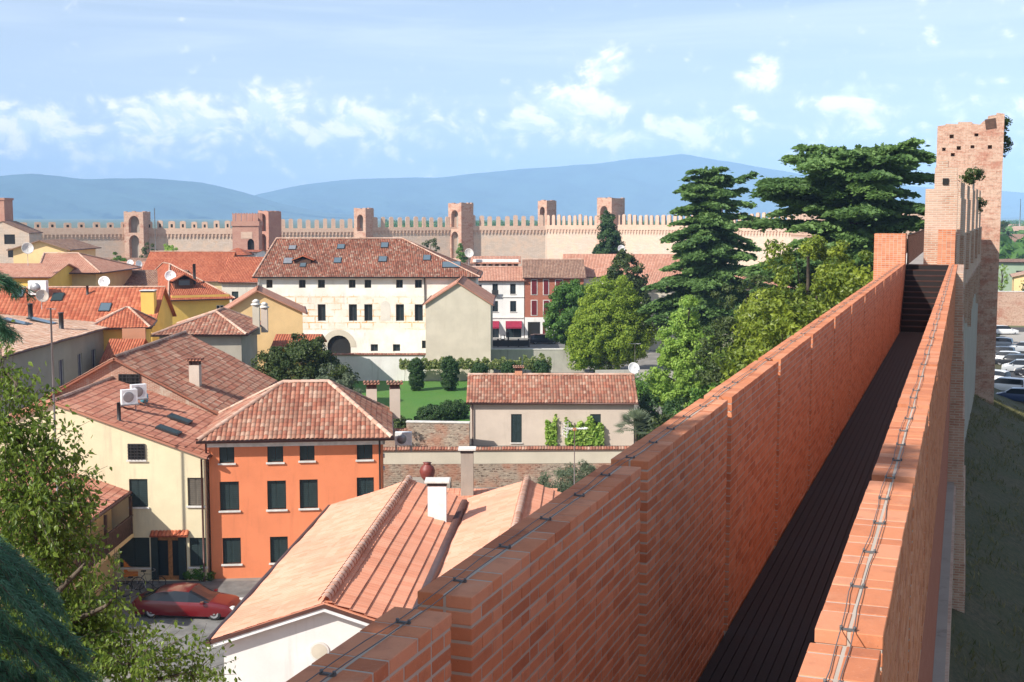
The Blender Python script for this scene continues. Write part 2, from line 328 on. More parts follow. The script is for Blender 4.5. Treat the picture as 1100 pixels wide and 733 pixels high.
# ---- roofs: real rows of tiles cut to the outline of the slope
def roof_slope(mb, poly, cw=.24, row=.38, amp=.055, kind='coppi', flat=False, thick=.12, mi=0, lift=None):
    P = [Vector(p) for p in poly]
    N = sum(((P[i]-P[0]).cross(P[i+1]-P[0]) for i in range(1, len(P)-1)), Vector()).normalized()
    if N.z < 0: N = -N; P = [P[1], P[0]]+P[:1:-1]
    U = (P[1]-P[0]).normalized(); Vv = N.cross(U)
    q = [((p-P[0]).dot(U), (p-P[0]).dot(Vv)) for p in P]
    u0, u1 = min(a for a, b in q), max(a for a, b in q); v0, v1 = min(b for a, b in q), max(b for a, b in q)
    O = P[0]; off = random.randint(0, 900)
    # underside and edges
    n = len(P); base = [p-N*.015 for p in P]; low = [p-N*thick for p in P]
    mb.mesh(base+low, [tuple(range(n, 2*n))[::-1]]+[(i, n+i, n+(i+1) % n, (i+1) % n) for i in range(n)]+[tuple(range(n))], mi, uvs=[[(off, off)]*n]+[[(off+i, off)]*4 for i in range(n)]+[[(off, off)]*n])
    if flat:
        mb.face(P, [(a/cw+off, b/row+off) for a, b in q], mi); return
    nc = max(1, int(math.ceil((u1-u0)/cw))); nr = max(1, int(math.ceil((v1-v0)/row)))
    if kind == 'coppi': prof = [(0, 0), (.18, .62), (.38, 1), (.62, 1), (.82, .62)]
    else: prof = [(0, -.2), (.07, .55), (.5, .35), (.93, .55)]
    us = [];hs = []
    for c in range(nc):
        for a, h in prof: us.append(u0+(c+a)*cw); hs.append(h*amp)
    us.append(u0+nc*cw); hs.append(prof[0][1]*amp)
    bm = bmesh.new(); rows = []
    jit = [random.uniform(-.012, .012) for _ in range(nc+1)]
    for r in range(nr):
        va = v0+r*row; vb = va+row
        lift = lift or (.022 if kind == 'coppi' else .014)
        A = [bm.verts.new((u, va+(jit[min(i//len(prof), nc)] if kind == 'coppi' else 0), h+lift)) for i, (u, h) in enumerate(zip(us, hs))]
        B = [bm.verts.new((u, vb+.02, h)) for u, h in zip(us, hs)]
        for i in range(len(us)-1): bm.faces.new((A[i], A[i+1], B[i+1], B[i]))
    ph = random.uniform(0, 6)
    for vv in bm.verts: vv.co.z += .028*math.sin(vv.co.x*.8+ph)*math.sin(vv.co.y*1.1+ph*2)+.010*math.sin(vv.co.x*2.7+vv.co.y*1.9+ph)
    for i in range(len(q)):
        a, b = q[i], q[(i+1) % len(q)]; e = (b[0]-a[0], b[1]-a[1])
        bmesh.ops.bisect_plane(bm, geom=bm.verts[:]+bm.edges[:]+bm.faces[:], plane_co=(a[0], a[1], 0), plane_no=(e[1], -e[0], 0), clear_outer=True)
    bm.verts.index_update()
    V = [O+U*v.co.x+Vv*v.co.y+N*v.co.z for v in bm.verts]; Fs = []; uvs = []
    for f in bm.faces:
        c = f.calc_center_median(); cu, cv = math.floor((c.x-u0)/cw), math.floor((c.y-v0)/row)
        Fs.append([v.index for v in f.verts]); uvs.append([(cu+off+.5, cv+off+.5)]*len(f.verts))
    mb.mesh(V, Fs, mi, uvs=uvs, smooth=False); bm.free()
def ridge_caps(mb, pts, r=.13, seg=.42, mi=0):
    for a, b in zip(pts[:-1], pts[1:]):
        a, b = Vector(a), Vector(b); L = (b-a).length; n = max(1, int(L/seg)); d = (b-a)/n; s = d.cross(Vector((0, 0, 1))).normalized(); up = s.cross(d).normalized()
        for i in range(n):
            p = a+d*i; V = []
            for t, rr in ((0, r*1.08), (1.08, r*.92)):
                V += [p+d*t+(s*math.cos(PI*k/6)+up*math.sin(PI*k/6))*rr-up*.02 for k in range(7)]
            c = random.randint(0, 999)
            mb.mesh(V, [(k, k+1, 8+k, 7+k) for k in range(6)], mi, smooth=True, uvs=[[(c+.5, c+.5)]*4]*6)
# ---- walls with real openings
def facade(mb, o, ang, W, H, wins=(), depth=.18, top=None, mi=0, z0=0.):
    """o: left foot seen from outside; ang: direction of the wall; outside is to the right-hand normal (sin, -cos). wins: (x, z, w, h, ...)"""
    ex = Vector((math.cos(ang), math.sin(ang), 0)); n = Vector((math.sin(ang), -math.cos(ang), 0)); o = Vector(o)
    xs = sorted({0., W, *[max(0, min(W, w[0])) for w in wins], *[max(0, min(W, w[0]+w[2])) for w in wins]})
    zs = sorted({z0, H, *[w[1] for w in wins if z0 < w[1] < H], *[w[1]+w[3] for w in wins if z0 < w[1]+w[3] < H]})
    pt = lambda x, z, d=0.: o+ex*x+Vector((0, 0, z))-n*d
    for i in range(len(xs)-1):
        for j in range(len(zs)-1):
            cx, cz = (xs[i]+xs[i+1])/2, (zs[j]+zs[j+1])/2
            if any(w[0] < cx < w[0]+w[2] and w[1] < cz < w[1]+w[3] for w in wins): continue
            mb.face([pt(xs[i], zs[j]), pt(xs[i+1], zs[j]), pt(xs[i+1], zs[j+1]), pt(xs[i], zs[j+1])], mi=mi)
    for w in wins:
        a, b, c, d = w[0], w[1], w[0]+w[2], w[1]+w[3]
        mb.face([pt(a, b), pt(a, b, depth), pt(a, d, depth), pt(a, d)], mi=mi); mb.face([pt(c, b), pt(c, d), pt(c, d, depth), pt(c, b, depth)], mi=mi)
        mb.face([pt(a, d), pt(a, d, depth), pt(c, d, depth), pt(c, d)], mi=mi); mb.face([pt(a, b), pt(c, b), pt(c, b, depth), pt(a, b, depth)], mi=mi)
    if top: mb.face([pt(0, H)]+[pt(W, H)]+[pt(x, z) for x, z in top[::-1]], mi=mi)
    return ex, n, pt
def window(parent, o, ang, w, depth=.18, near=True):
    """w = (x, z, w, h, kind[, sill])"""
    ex = Vector((math.cos(ang), math.sin(ang), 0)); n = Vector((math.sin(ang), -math.cos(ang), 0)); o = Vector(o)
    x, z, ww, hh, kind = w[:5]; fr = (o+ex*x+Vector((0, 0, z))-n*depth, ex, -n, Vector((0, 0, 1)))
    mb = MB(); mats = {'shut': ['shutter', 'shutter'], 'brown': ['brownshut', 'brownshut'], 'red': ['redshut', 'redshut'], 'blue': ['greyblueshut', 'stonetrim'], 'glass': ['glass', 'darkmetal'],
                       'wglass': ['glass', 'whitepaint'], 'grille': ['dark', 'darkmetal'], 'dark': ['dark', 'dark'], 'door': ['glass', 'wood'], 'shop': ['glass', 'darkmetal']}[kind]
    if kind in ('shut', 'brown', 'red') and near:
        m = ww/2
        for a, b in ((.01, m-.008), (m+.008, ww-.01)):
            mb.box((a, -.05, .01), (b, .0, hh-.01), 0, fr=fr)
            nsl = max(3, int(hh/.11))
            for k in range(nsl): zz = .06+(hh-.12)*k/nsl; mb.box((a+.05, -.066, zz), (b-.05, -.051, zz+.06), 0, fr=fr)
    else:
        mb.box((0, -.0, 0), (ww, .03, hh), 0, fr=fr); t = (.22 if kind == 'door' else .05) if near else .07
        if kind != 'dark':
            for a, b in (((0, -.03, 0), (t, -.002, hh)), ((ww-t, -.03, 0), (ww, -.002, hh)), ((t, -.03, 0), (ww-t, -.002, t)), ((t, -.03, hh-t), (ww-t, -.002, hh)), ((ww/2-t/2, -.025, t), (ww/2+t/2, -.004, hh-t))): mb.box(a, b, 1, fr=fr)
        if kind == 'grille':
            for k in range(1, 5): mb.box((ww*k/5-.012, -.10, 0), (ww*k/5+.012, -.076, hh), 1, fr=fr); mb.box((0, -.075, hh*k/5-.012), (ww, -.051, hh*k/5+.012), 1, fr=fr)
    wo = mb.build('door' if kind == 'door' else 'window', mats, parent)
    if len(w) > 5 and w[5]:
        sb = MB(); sb.box((-.07, -depth-.09, -.09), (ww+.07, -.06, .0), 0, fr=fr); sb.build('sill', 'stonetrim', wo)
    return wo
def chimney(parent, p, w, h, mat='pinkish', cap='tiles', d=None, name='chimney'):
    x, y, z = p; d = d or w; mb = MB(); mb.box((x-w/2, y-d/2, z-.8), (x+w/2, y+d/2, z+h)); c = mb.build(name, mat, parent)
    mb = MB()
    if cap == 'tiles':
        for sx in (-1, 1):
            for sy in (-1, 1): mb.box((x+sx*(w/2-.06)-.05, y+sy*(d/2-.06)-.05, z+h), (x+sx*(w/2-.06)+.05, y+sy*(d/2-.06)+.05, z+h+.28), 1)
        mb.box((x-w/2+.1, y-d/2+.1, z+h), (x+w/2-.1, y+d/2-.1, z+h+.26), 1)
        mb.box((x-w/2-.12, y-d/2-.12, z+h+.28), (x+w/2+.12, y+d/2+.12, z+h+.34), 0)
        for k in range(5): mb.tube([(x-w/2-.1+(w+.2)*k/4, y-d/2-.16, z+h+.36), (x-w/2-.1+(w+.2)*k/4, y+d/2+.16, z+h+.36)], .075, 6, 0)
        mb.build('chimney_cap', ['old', 'gutter'], c)
    elif cap == 'slab':
        mb.box((x-w/2-.02, y-d/2-.02, z+h), (x+w/2+.02, y+d/2+.02, z+h+.14), 1); mb.box((x-w/2-.12, y-d/2-.12, z+h+.14), (x+w/2+.12, y+d/2+.12, z+h+.21), 0); mb.build('chimney_cap', ['stonetrim', 'darkmetal'], c)
    elif cap == 'pot':
        mb.lathe((x, y, z+h), [(w*.75, 0), (w*.78, .12), (w*.55, .14), (w*.5, .3), (w*.66, .32), (w*.25, .52), (.02, .56)], 10, 0); mb.build('chimney_cap', 'stonetrim', c)
    return c
def gutters(parent, pts, r=.09, mat='gutter'):
    mb = MB(); mb.tube(pts, r, 6); return mb.build('gutter', mat, parent)
def downpipe(parent, x, y, z0, z1, mat='gutter', r=.055):
    mb = MB(); mb.tube([(x, y, z1), (x, y, z0)], r, 6); return mb.build('downpipe', mat, parent)
def skylight(parent, c, U, V, w, h, label=None, mat='skyglass'):
    """c: centre on the slope (local), U along, V up the slope"""
    U = Vector(U).normalized(); V = Vector(V).normalized(); N = U.cross(V); N = N if N.z > 0 else -N; fr = (Vector(c), U, V, N)
    mb = MB(); mb.box((-w/2, -h/2, 0), (w/2, h/2, .10), 1, fr=fr); mb.box((-w/2+.07, -h/2+.07, .102), (w/2-.07, h/2-.07, .115), 0, fr=fr)
    return mb.build('skylight', [mat, 'darkmetal'], parent)
def house(name, label, A, B, D, H, roof, mat, rmat='old', ridge_h=None, over=.45, wins=(), rwins=(), lwins=(), flat=False, rx=None, group=None, near=False, rh=(None, None), wdepth=.15, cat='house', guttermat='gutter', base=0., caps=True, cw=.24, row=.38):
    """front foot corners A (left), B (right); depth D; eaves height H; roof hip / gable (ridge away) / gablex (ridge across)"""
    A = Vector((*A, 0)); B = Vector((*B, 0)); W = (B-A).length; rz = math.atan2(B.y-A.y, B.x-A.x)
    t = thing(name, label, cat, (A.x, A.y, base), rz, group); mb = MB(); R = ridge_h; o = over; e = .12
    rx = W/2 if rx is None else rx
    if roof == 'gable': tf = [(0, H-e), (rx, R-e), (W, H-e)]; tb = [(0, H-e), (W-rx, R-e), (W, H-e)]; tl = None
    else: tf = tb = None; tl = [(0, H-e), (D/2, R-e), (D, H-e)] if roof == 'gablex' else None
    He = H-.05
    high = [w for w in wins if tf and w[1]+w[3] > He-.1]; wins = [w for w in wins if w not in high]
    facade(mb, (0, 0, 0), 0, W, He-.07 if tf or tl else He, wins, wdepth, tf[1:-1] if tf else None)
    facade(mb, (W, 0, 0), PI/2, D, He-.07 if tf or tl else He, rwins, wdepth, tl[1:-1] if tl else None)
    facade(mb, (W, D, 0), PI, W, He-.07 if tf or tl else He, (), wdepth, tb[1:-1] if tb else None)
    facade(mb, (0, D, 0), -PI/2, D, He-.07 if tf or tl else He, lwins, wdepth, tl[1:-1] if tl else None)
    mb.build('wall', mat, t)
    for w in wins: window(t, (0, 0, 0), 0, w, wdepth, near)
    for w in high: window(t, (0, 0, 0), 0, w, -.05, near)
    for w in rwins: window(t, (W, 0, 0), PI/2, w, wdepth, near)
    for w in lwins: window(t, (0, D, 0), -PI/2, w, wdepth, near)
    rb = MB(); cb = MB()
    K = dict(flat=flat, cw=cw, row=row)
    if roof == 'gable':
        sl = (R-H)/rx; sr = (R-H)/(W-rx)
        roof_slope(rb, [(-o, D+o, H-sl*o), (-o, -o, H-sl*o), (rx, -o, R), (rx, D+o, R)], **K)
        roof_slope(rb, [(W+o, -o, H-sr*o), (W+o, D+o, H-sr*o), (rx, D+o, R), (rx, -o, R)], **K)
        caps_ = [[(rx, -o, R+.05), (rx, D+o, R+.05)]]; gl = [[(-o-.05, -o, H-sl*o-.05), (-o-.05, D+o, H-sl*o-.05)], [(W+o+.05, -o, H-sr*o-.05), (W+o+.05, D+o, H-sr*o-.05)]]
    elif roof == 'gablex':
        sl = (R-H)/(D/2)
        roof_slope(rb, [(-o, -o, H-sl*o), (W+o, -o, H-sl*o), (W+o, D/2, R), (-o, D/2, R)], **K)
        roof_slope(rb, [(W+o, D+o, H-sl*o), (-o, D+o, H-sl*o), (-o, D/2, R), (W+o, D/2, R)], **K)
        caps_ = [[(-o, D/2, R+.05), (W+o, D/2, R+.05)]]; gl = [[(-o, -o-.05, H-sl*o-.05), (W+o, -o-.05, H-sl*o-.05)]]
    elif roof == 'hip':
        r0, r1 = rh; sl = (R-H)/(D/2); z = H-sl*o; f = [(-o, -o, z), (W+o, -o, z), (W+o, D+o, z), (-o, D+o, z)]; a, b = (r0, D/2, R), (r1, D/2, R)
        roof_slope(rb, [f[0], f[1], b, a], **K); roof_slope(rb, [f[1], f[2], b], **K); roof_slope(rb, [f[2], f[3], a, b], **K); roof_slope(rb, [f[3], f[0], a], **K)
        up = lambda p: (p[0], p[1], p[2]+.05)
        caps_ = [[up(a), up(b)], [up(f[1]), up(b)], [up(f[0]), up(a)], [up(f[2]), up(b)], [up(f[3]), up(a)]]; gl = [[(-o-.05, -o-.05, z-.05), (W+o+.05, -o-.05, z-.05), (W+o+.05, D+o+.05, z-.05), (-o-.05, D+o, z-.05)]]
    elif roof == 'hipy':      # hip with the ridge running away
        r0, r1 = rh; sl = (R-H)/(W/2); z = H-sl*o; f = [(-o, -o, z), (W+o, -o, z), (W+o, D+o, z), (-o, D+o, z)]; a, b = (rx, r0, R), (rx, r1, R)
        roof_slope(rb, [f[0], f[1], a], **K); roof_slope(rb, [f[1], f[2], b, a], **K); roof_slope(rb, [f[2], f[3], b], **K); roof_slope(rb, [f[3], f[0], a, b], **K)
        up = lambda p: (p[0], p[1], p[2]+.05)
        caps_ = [[up(a), up(b)], [up(f[1]), up(a)], [up(f[0]), up(a)], [up(f[2]), up(b)], [up(f[3]), up(b)]]; gl = [[(-o-.05, -o-.05, z-.05), (W+o+.05, -o-.05, z-.05), (W+o+.05, D+o+.05, z-.05), (-o-.05, D+o, z-.05)]]
    ro = rb.build('roof', rmat, t)
    if caps:
        for c in caps_: ridge_caps(cb, c)
        cb.build('ridge_cap', 'ridge', ro)
    for g in gl: gutters(t, g, .08 if near else .1, guttermat)
    t['W'] = W
    return t
def on_slope(t, p):
    """world point to the local frame of thing t"""
    inv = (Matrix.Translation(t.location) @ Matrix.Rotation(t.rotation_euler.z, 4, 'Z')).inverted(); return inv @ Vector(p)
def roof_hit(t, px, py):
    """where the sight line through (px, py) meets the roof of t, in t's frame, with the surface normal"""
    ro = [c for c in t.children if c.name.startswith('roof')][0]
    a = ray(px, py); d = Vector(a).normalized(); inv = (Matrix.Translation(t.location) @ Matrix.Rotation(t.rotation_euler.z, 4, 'Z')).inverted()
    o = inv @ Vector((0, 0, CZ)); d = inv.to_3x3() @ d
    from mathutils.bvhtree import BVHTree
    me = ro.data; b = BVHTree.FromPolygons([v.co for v in me.vertices], [tuple(p.vertices) for p in me.polygons]); h = b.ray_cast(o, d)
    return h[0]
def dish(name, label, p, r=.45, aim=(.25, -1, .35), mat='whitepaint', mast=1.2, group='satellite dishes on the roofs'):
    t = thing(name, label, 'satellite dish', (p[0], p[1], p[2]-mast), 0, group); mb = MB(); c = Vector((0, 0, mast)); a = Vector(aim).normalized()
    mb.tube([(0, 0, 0), c], .03, 6); mb.build('mast', 'metal', t)
    mb = MB(); mb.lathe(c+a*.12, [(.03, 0), (r*.5, r*.07), (r*.85, r*.22), (r, r*.32), (r*1.01, r*.30), (r*.84, r*.17), (r*.5, r*.03), (.03, -.03)], 18, axis=a); mb.build('reflector', mat, t)
    mb = MB(); mb.tube([c+a*.12-Vector((0, 0, r*.9)), c+a*(r*1.1)], .02, 5); mb.box(c+a*(r*1.1)-Vector((.05, .05, .05)), c+a*(r*1.1)+Vector((.05, .05, .05))); mb.build('arm', 'metal', t); return t
# ---- foliage
def cards(P, Nrm, size, rnd, aspect=1., jitter=.6, droop=None):
    n = len(P); d = Nrm+RNG.normal(0, jitter, (n, 3)); d /= np.linalg.norm(d, axis=1, keepdims=True)+1e-9
    r = RNG.normal(0, 1, (n, 3)); a = np.cross(d, r); a /= np.linalg.norm(a, axis=1, keepdims=True)+1e-9
    if droop is not None:
        a = droop/(np.linalg.norm(droop, axis=1, keepdims=True)+1e-9)
        d = d-a*np.sum(d*a, axis=1, keepdims=True); d /= np.linalg.norm(d, axis=1, keepdims=True)+1e-9
    b = np.cross(d, a); s = (size*RNG.uniform(.65, 1.3, n))[:, None]
    V = np.stack([P-a*s, P-b*s*aspect*.55+d*s*.18, P+a*s, P+b*s*aspect*.55+d*s*.18], 1).reshape(-1, 3)
    return V, np.arange(4*n).reshape(n, 4), rnd
def crown_points(blobs, n_clump, per, cr, flat=.8, tone=.5):
    """blobs: (cx, cy, cz, rx, ry, rz); clumps on their surface, leaves on the clumps"""
    P, Nn, T = [], [], []; vol = np.array([(b[3]*b[4]*b[5])**.67 for b in blobs]); vol = vol/vol.sum()
    for b, w in zip(blobs, vol):
        m = max(3, int(n_clump*w)); d = RNG.normal(0, 1, (m, 3)); d /= np.linalg.norm(d, axis=1, keepdims=True)
        rr = RNG.uniform(.62, 1.04, (m, 1)); c = np.array(b[:3])+d*np.array(b[3:])*rr; rad = cr*RNG.uniform(.6, 1.35, m); tn = RNG.uniform(0, 1, m)*tone
        q = RNG.normal(0, 1, (m, per, 3)); q /= np.linalg.norm(q, axis=2, keepdims=True); q[:, :, 2] *= flat
        q2 = q*RNG.uniform(.55, 1.05, (m, per, 1))*rad[:, None, None]
        P.append((c[:, None, :]+q2).reshape(-1, 3)); Nn.append((q+d[:, None, :]*.6).reshape(-1, 3)); T.append(np.clip(tn[:, None]+RNG.uniform(0, 1-tone, (m, per)), 0, 1).ravel())
    return np.concatenate(P), np.concatenate(Nn), np.concatenate(T)
def limbs(base, top, r, targets, n=7):
    mb = MB(); b = Vector(base); tp = Vector(top); pts = [b.lerp(tp, k/5)+Vector((random.uniform(-.1, .1), random.uniform(-.1, .1), 0))*(k > 0)*r*3 for k in range(6)]; mb.tube(pts, r, 8, r2=r*.35)
    for q in targets:
        q = Vector(q); k = max(.25, min(.95, (q.z-b.z)/(max(.1, tp.z-b.z))*.75)); a = b.lerp(tp, k); m = a.lerp(q, .5)+Vector((0, 0, -.05*(q-a).length)); mb.tube([a, m, q], r*.38, 5, r2=r*.08)
    return mb
def tree(name, label, base, blobs, mat, n_clump=140, per=90, cr=.8, size=.16, trunk=.22, group=None, cat='tree', flat=.8, aspect=1., jitter=.6, tone=.5, bark='bark'):
    """blobs relative to the foot"""
    t = thing(name, label, cat, base, 0, group)
    P, Nn, T = crown_points(blobs, n_clump, per, cr, flat, tone); V, Fq, R = cards(P, Nn, size, T, aspect, jitter)
    npmesh('crown' if cat == 'tree' else 'foliage', V, Fq, R, mat, t)
    zt = max(b[2]+b[5]*.5 for b in blobs); tg = [(b[0]+b[3]*random.uniform(-.6, .6), b[1]+b[4]*random.uniform(-.6, .6), b[2]+b[5]*random.uniform(-.3, .5)) for b in blobs for _ in range(3)]
    limbs((0, 0, -.1), (np.mean([b[0] for b in blobs]), np.mean([b[1] for b in blobs]), zt), trunk, tg).build('trunk' if cat == 'tree' else 'stem', bark, t); return t
def cedar(name, label, base, H, prof, mat='cedar', nbr=90, z0=.22, size=.30, dens=1., lean=(0, 0), group=None, needle=.22, droop=.12, trunk=.5, spikes=0, thick=.10, arms=()):
    """limbs leave the trunk at scattered heights, rise, level out and carry uneven pads of needles; prof: (height fraction, reach)"""
    t = thing(name, label, 'tree', base, 0, group); mb = MB(); ln = Vector((lean[0], lean[1], 0))
    mb.tube([(0, 0, -.2), tuple(ln*.2+Vector((0, 0, H*.4))), tuple(ln*.7+Vector((0, 0, H*.75))), tuple(ln+Vector((0, 0, H*.97)))], trunk, 9, r2=.06); Ps, Ts, Dr = [], [], []
    for k in range(nbr):
        f = ((k+random.random())/nbr)**.9; arm = arms[k] if k < len(arms) else None; zf = z0+(1-z0)*f*.97; z = H*zf; L = float(np.interp(zf, [p[0] for p in prof], [p[1] for p in prof]))*random.uniform(.55, 1.10); a = k*2.3999+random.uniform(-.5, .5)
        o = ln*zf+Vector((0, 0, z)); dr = Vector((math.cos(a), math.sin(a), 0)); rise = random.uniform(.10, .42)*(1.2 if zf > .8 else 1); dp = droop+random.uniform(.1, .34)
        if arm: zf, a, L, rise, dp = arm; z = H*zf; o = ln*zf+Vector((0, 0, z)); dr = Vector((math.cos(a), math.sin(a), 0))
        cur = random.uniform(-.35, .35); side = Vector((-dr.y, dr.x, 0)); at = lambda s: o+dr*(L*s)+side*(cur*L*s*s)+Vector((0, 0, L*(rise*s-dp*s*s)))
        mb.tube([at(i/6) for i in range(7)], .02+.014*L, 5, r2=.012, caps=False); tn = random.uniform(0, .5); npad = max(4, int(L*2.4))
        for i in range(npad):
            s = .18+.84*(i+random.random())/npad; p = at(s); w = (.25+.20*L*math.sin(min(1, s*1.05)*PI)**.7)
            for sd in (-1, 0, 1):
                if random.random() < .12: continue
                c = p+side*(sd*w*random.uniform(.4, 1.15))+Vector((0, 0, random.uniform(-.12, .10)-abs(sd)*w*.16)); r = random.uniform(.26, .55)*(.7+.1*L); q = int(34*dens*r*1.6); x = RNG.normal(0, .55, (q, 3))*np.array([r, r, thick])
                x[:, 2] -= .22*(x[:, 0]**2+x[:, 1]**2)/max(.2, r); Ps.append(np.array(c)+x); Ts.append(np.clip(tn+RNG.uniform(0, .5, q), 0, 1)); dd = x*np.array([1.6, 1.6, 0])/r+np.array(dr)[None]*.5+np.array(side)[None]*sd*.3+RNG.normal(0, .35, (q, 3)); dd[:, 2] -= .22; Dr.append(dd)
    for k in range(spikes):
        a = random.uniform(0, 2*PI); r = prof[-1][1]*random.uniform(.1, 1.0); p = ln+Vector((r*math.cos(a), r*math.sin(a), H*.95)); h = random.uniform(.5, 1.3); q = 40; z = RNG.uniform(-.4, h, q); w = .30*(1-(z+.4)/(h+.5)); Ps.append(np.array(p)+np.stack([RNG.normal(0, 1, q)*w, RNG.normal(0, 1, q)*w, z], 1)); Ts.append(RNG.uniform(.2, .8, q)); dd = RNG.normal(0, .6, (q, 3)); dd[:, 2] += .6; Dr.append(dd); mb.tube([p-Vector((0, 0, .6)), p+Vector((0, 0, h))], .03, 4, r2=.01)
    P, T, D = (np.concatenate(x) for x in (Ps, Ts, Dr)); V, Fq, Rn = cards(P, np.tile([0, 0, 1.], (len(P), 1)), size, T, needle/size*2.2, .55, D)
    npmesh('crown', V, Fq, Rn, mat, t); mb.build('trunk', 'bark', t); return t
M['cedar'] = leafmat('cedar needles', (.055, .12, .035), (.20, .32, .09), .28, .6)
M['bluecedar'] = leafmat('blue green cedar needles', (.035, .105, .062), (.11, .25, .13), .25, .6)
M['magnolia'] = leafmat('glossy magnolia leaves', (.045, .09, .012), (.29, .35, .036), .28, .42)
M['lime'] = leafmat('light green leaves', (.12, .24, .028), (.38, .52, .10), .35, .5)
M['olivegreen'] = leafmat('yellow green leaves', (.11, .19, .018), (.33, .42, .045), .35, .55)
M['green'] = leafmat('mid green leaves', (.035, .10, .016), (.14, .27, .04), .30, .5)
M['darkgreen'] = leafmat('dark green leaves', (.018, .044, .011), (.09, .12, .026), .22, .5)
M['greygreen'] = leafmat('grey green leaves', (.07, .10, .055), (.17, .21, .12), .25, .6)
M['birch'] = leafmat('foreground leaves', (.024, .065, .010), (.25, .34, .055), .45, .38)
M['hedge'] = leafmat('clipped hedge leaves', (.018, .05, .012), (.055, .115, .025), .2, .5)
M['vine'] = leafmat('vine leaves', (.07, .13, .03), (.26, .28, .09), .35, .5)
# ------------------------------------------------------------------ the ground, road, hills
def struct(name, mb, mats, **k): return tag(mb.build(name, mats), kind='structure', **k)
m, nt, b = newmat('plain of fields'); P = objco(nt)
n1 = noise(nt, P, .02, 6, .6); n2 = noise(nt, P, .35, 5, .6)
c = ramp(nt, n1, [(.3, (.05, .085, .03)), (.5, (.09, .12, .045)), (.62, (.20, .18, .10)), (.75, (.06, .10, .03))], 'LINEAR')
nt.links.new(mixc(nt, maprange(nt, n2, .4, .7)*.4, c, (.03, .05, .02)), b.inputs['Base Color']); b.inputs['Roughness'].default_value = .95; M['ground'] = m
m, nt, b = newmat('town ground'); P = objco(nt); n1 = noise(nt, P, .3, 6, .6)
nt.links.new(mixc(nt, maprange(nt, n1, .35, .65), (.16, .15, .13), (.26, .24, .21)), b.inputs['Base Color']); b.inputs['Roughness'].default_value = .95; M['townground'] = m
m, nt, b = newmat('grass'); P = objco(nt); n1 = noise(nt, P, 6, 6, .7); n2 = noise(nt, P, .25, 4)
c = mixc(nt, maprange(nt, n1, .3, .7), (.040, .135, .012), (.085, .215, .024)); nt.links.new(mixc(nt, maprange(nt, n2, .4, .65)*.35, c, (.11, .19, .03)), b.inputs['Base Color']); b.inputs['Roughness'].default_value = .9; bump(nt, b, n1, .8, .04); M['lawn'] = m
m, nt, b = newmat('dry grass slope'); P = objco(nt); n1 = noise(nt, scalev(nt, P, (3, 1, 1)), 2.2, 10, .8); n2 = noise(nt, P, .3, 5, .6)
c = mixc(nt, maprange(nt, n1, .3, .7), (.040, .042, .018), (.15, .12, .062)); nt.links.new(mixc(nt, maprange(nt, n2, .38, .62)*.5, c, (.055, .07, .022)), b.inputs['Base Color']); b.inputs['Roughness'].default_value = .95; bump(nt, b, n1, 1., .12); M['bank'] = m
mb = MB(); mb.face([(-30000, -3000, 0), (30000, -3000, 0), (30000, 40000, 0), (-30000, 40000, 0)]); struct('ground', mb, 'ground')
mb = MB(); mb.prism([(-140, -60), (-3, -10), (34, 88), (80, 180), (82, 290), (20, 372), (-120, 335)], .0, .004); mb.f = mb.f; struct('town_ground', mb, 'townground')
mb = MB(); mb.face([(*AZ(130, 720, 0), .02), (*AZ(330, 720, 0), .02), (-4, 64.2, .02), (-34, 64, .02), (-34, 48, .02)]); struct('courtyard', mb, 'gravel')
# hills on the horizon: measured skyline, far ridge over near ridge
def hills(name, pts, D, depth, seed, mat):
    rnd = np.random.default_rng(seed); xs = np.linspace(pts[0][0], pts[-1][0], 260); ys = np.interp(xs, [p[0] for p in pts], [p[1] for p in pts])
    rough = sum(rnd.normal(0, 1, 260//s+2).repeat(s)[:260]*a for s, a in ((9, .5), (4, .3))); rough = np.convolve(rough, np.ones(7)/7, 'same'); V = []; NR = 14
    for j in range(NR+1):
        f = j/NR; d = D+depth*f
        for x, y, r in zip(xs, ys+rough, rough):
            X, Z = AY(x, y, D+depth); h = max(2., (Z-CZ)+CZ); k = (math.sin(f*PI/2))**1.25
            V.append((X*d/(D+depth), d+depth*.12*math.sin(x*.07+j*1.3)*(1-f), h*k*(1+.10*math.sin(x*.11+j*.8+seed)*(1-f))))
    n = 260; Fq = np.array([(j*n+i, j*n+i+1, (j+1)*n+i+1, (j+1)*n+i) for j in range(NR) for i in range(n-1)])
    o = npmesh(name, np.array(V), Fq, np.zeros(len(Fq)), mat, smooth=True); tag(o, kind='structure'); return o
M['hill'] = plain('wooded hillside', (.030, .055, .045), .95, 0, .4, .004)
hills('hills', [(-700, 215), (-300, 200), (-120, 196), (0, 190), (35, 186), (90, 191), (155, 191), (215, 196), (262, 207), (300, 219), (345, 228), (400, 232), (1700, 233)], 7600, 1100, 3, 'hill')
hills('mountains', [(-600, 232), (150, 232), (235, 222), (275, 210), (320, 200), (365, 194), (420, 191), (470, 190), (520, 185), (575, 181), (640, 177), (690, 170), (735, 166), (790, 176), (850, 186), (930, 196), (1010, 203), (1100, 207), (1300, 204), (1700, 210)], 9300, 1500, 5, 'hill')
# the air
mb = MB(); mb.box((-12000, -400, -1.), (12000, 12500, 560)); mz, nt, b = newmat('summer haze'); nt.nodes.remove(b)
pv = nt.nodes.new('ShaderNodeVolumePrincipled'); pv.inputs['Color'].default_value = (.40, .65, 1, 1); pv.inputs['Density'].default_value = 1.3e-4; pv.inputs['Anisotropy'].default_value = -.35
nt.links.new(pv.outputs[0], nt.nodes['Material Output'].inputs['Volume']); M['haze'] = mz
tag(mb.build('haze', 'haze'), kind='stuff', label='pale blue summer haze in front of the distant mountains')
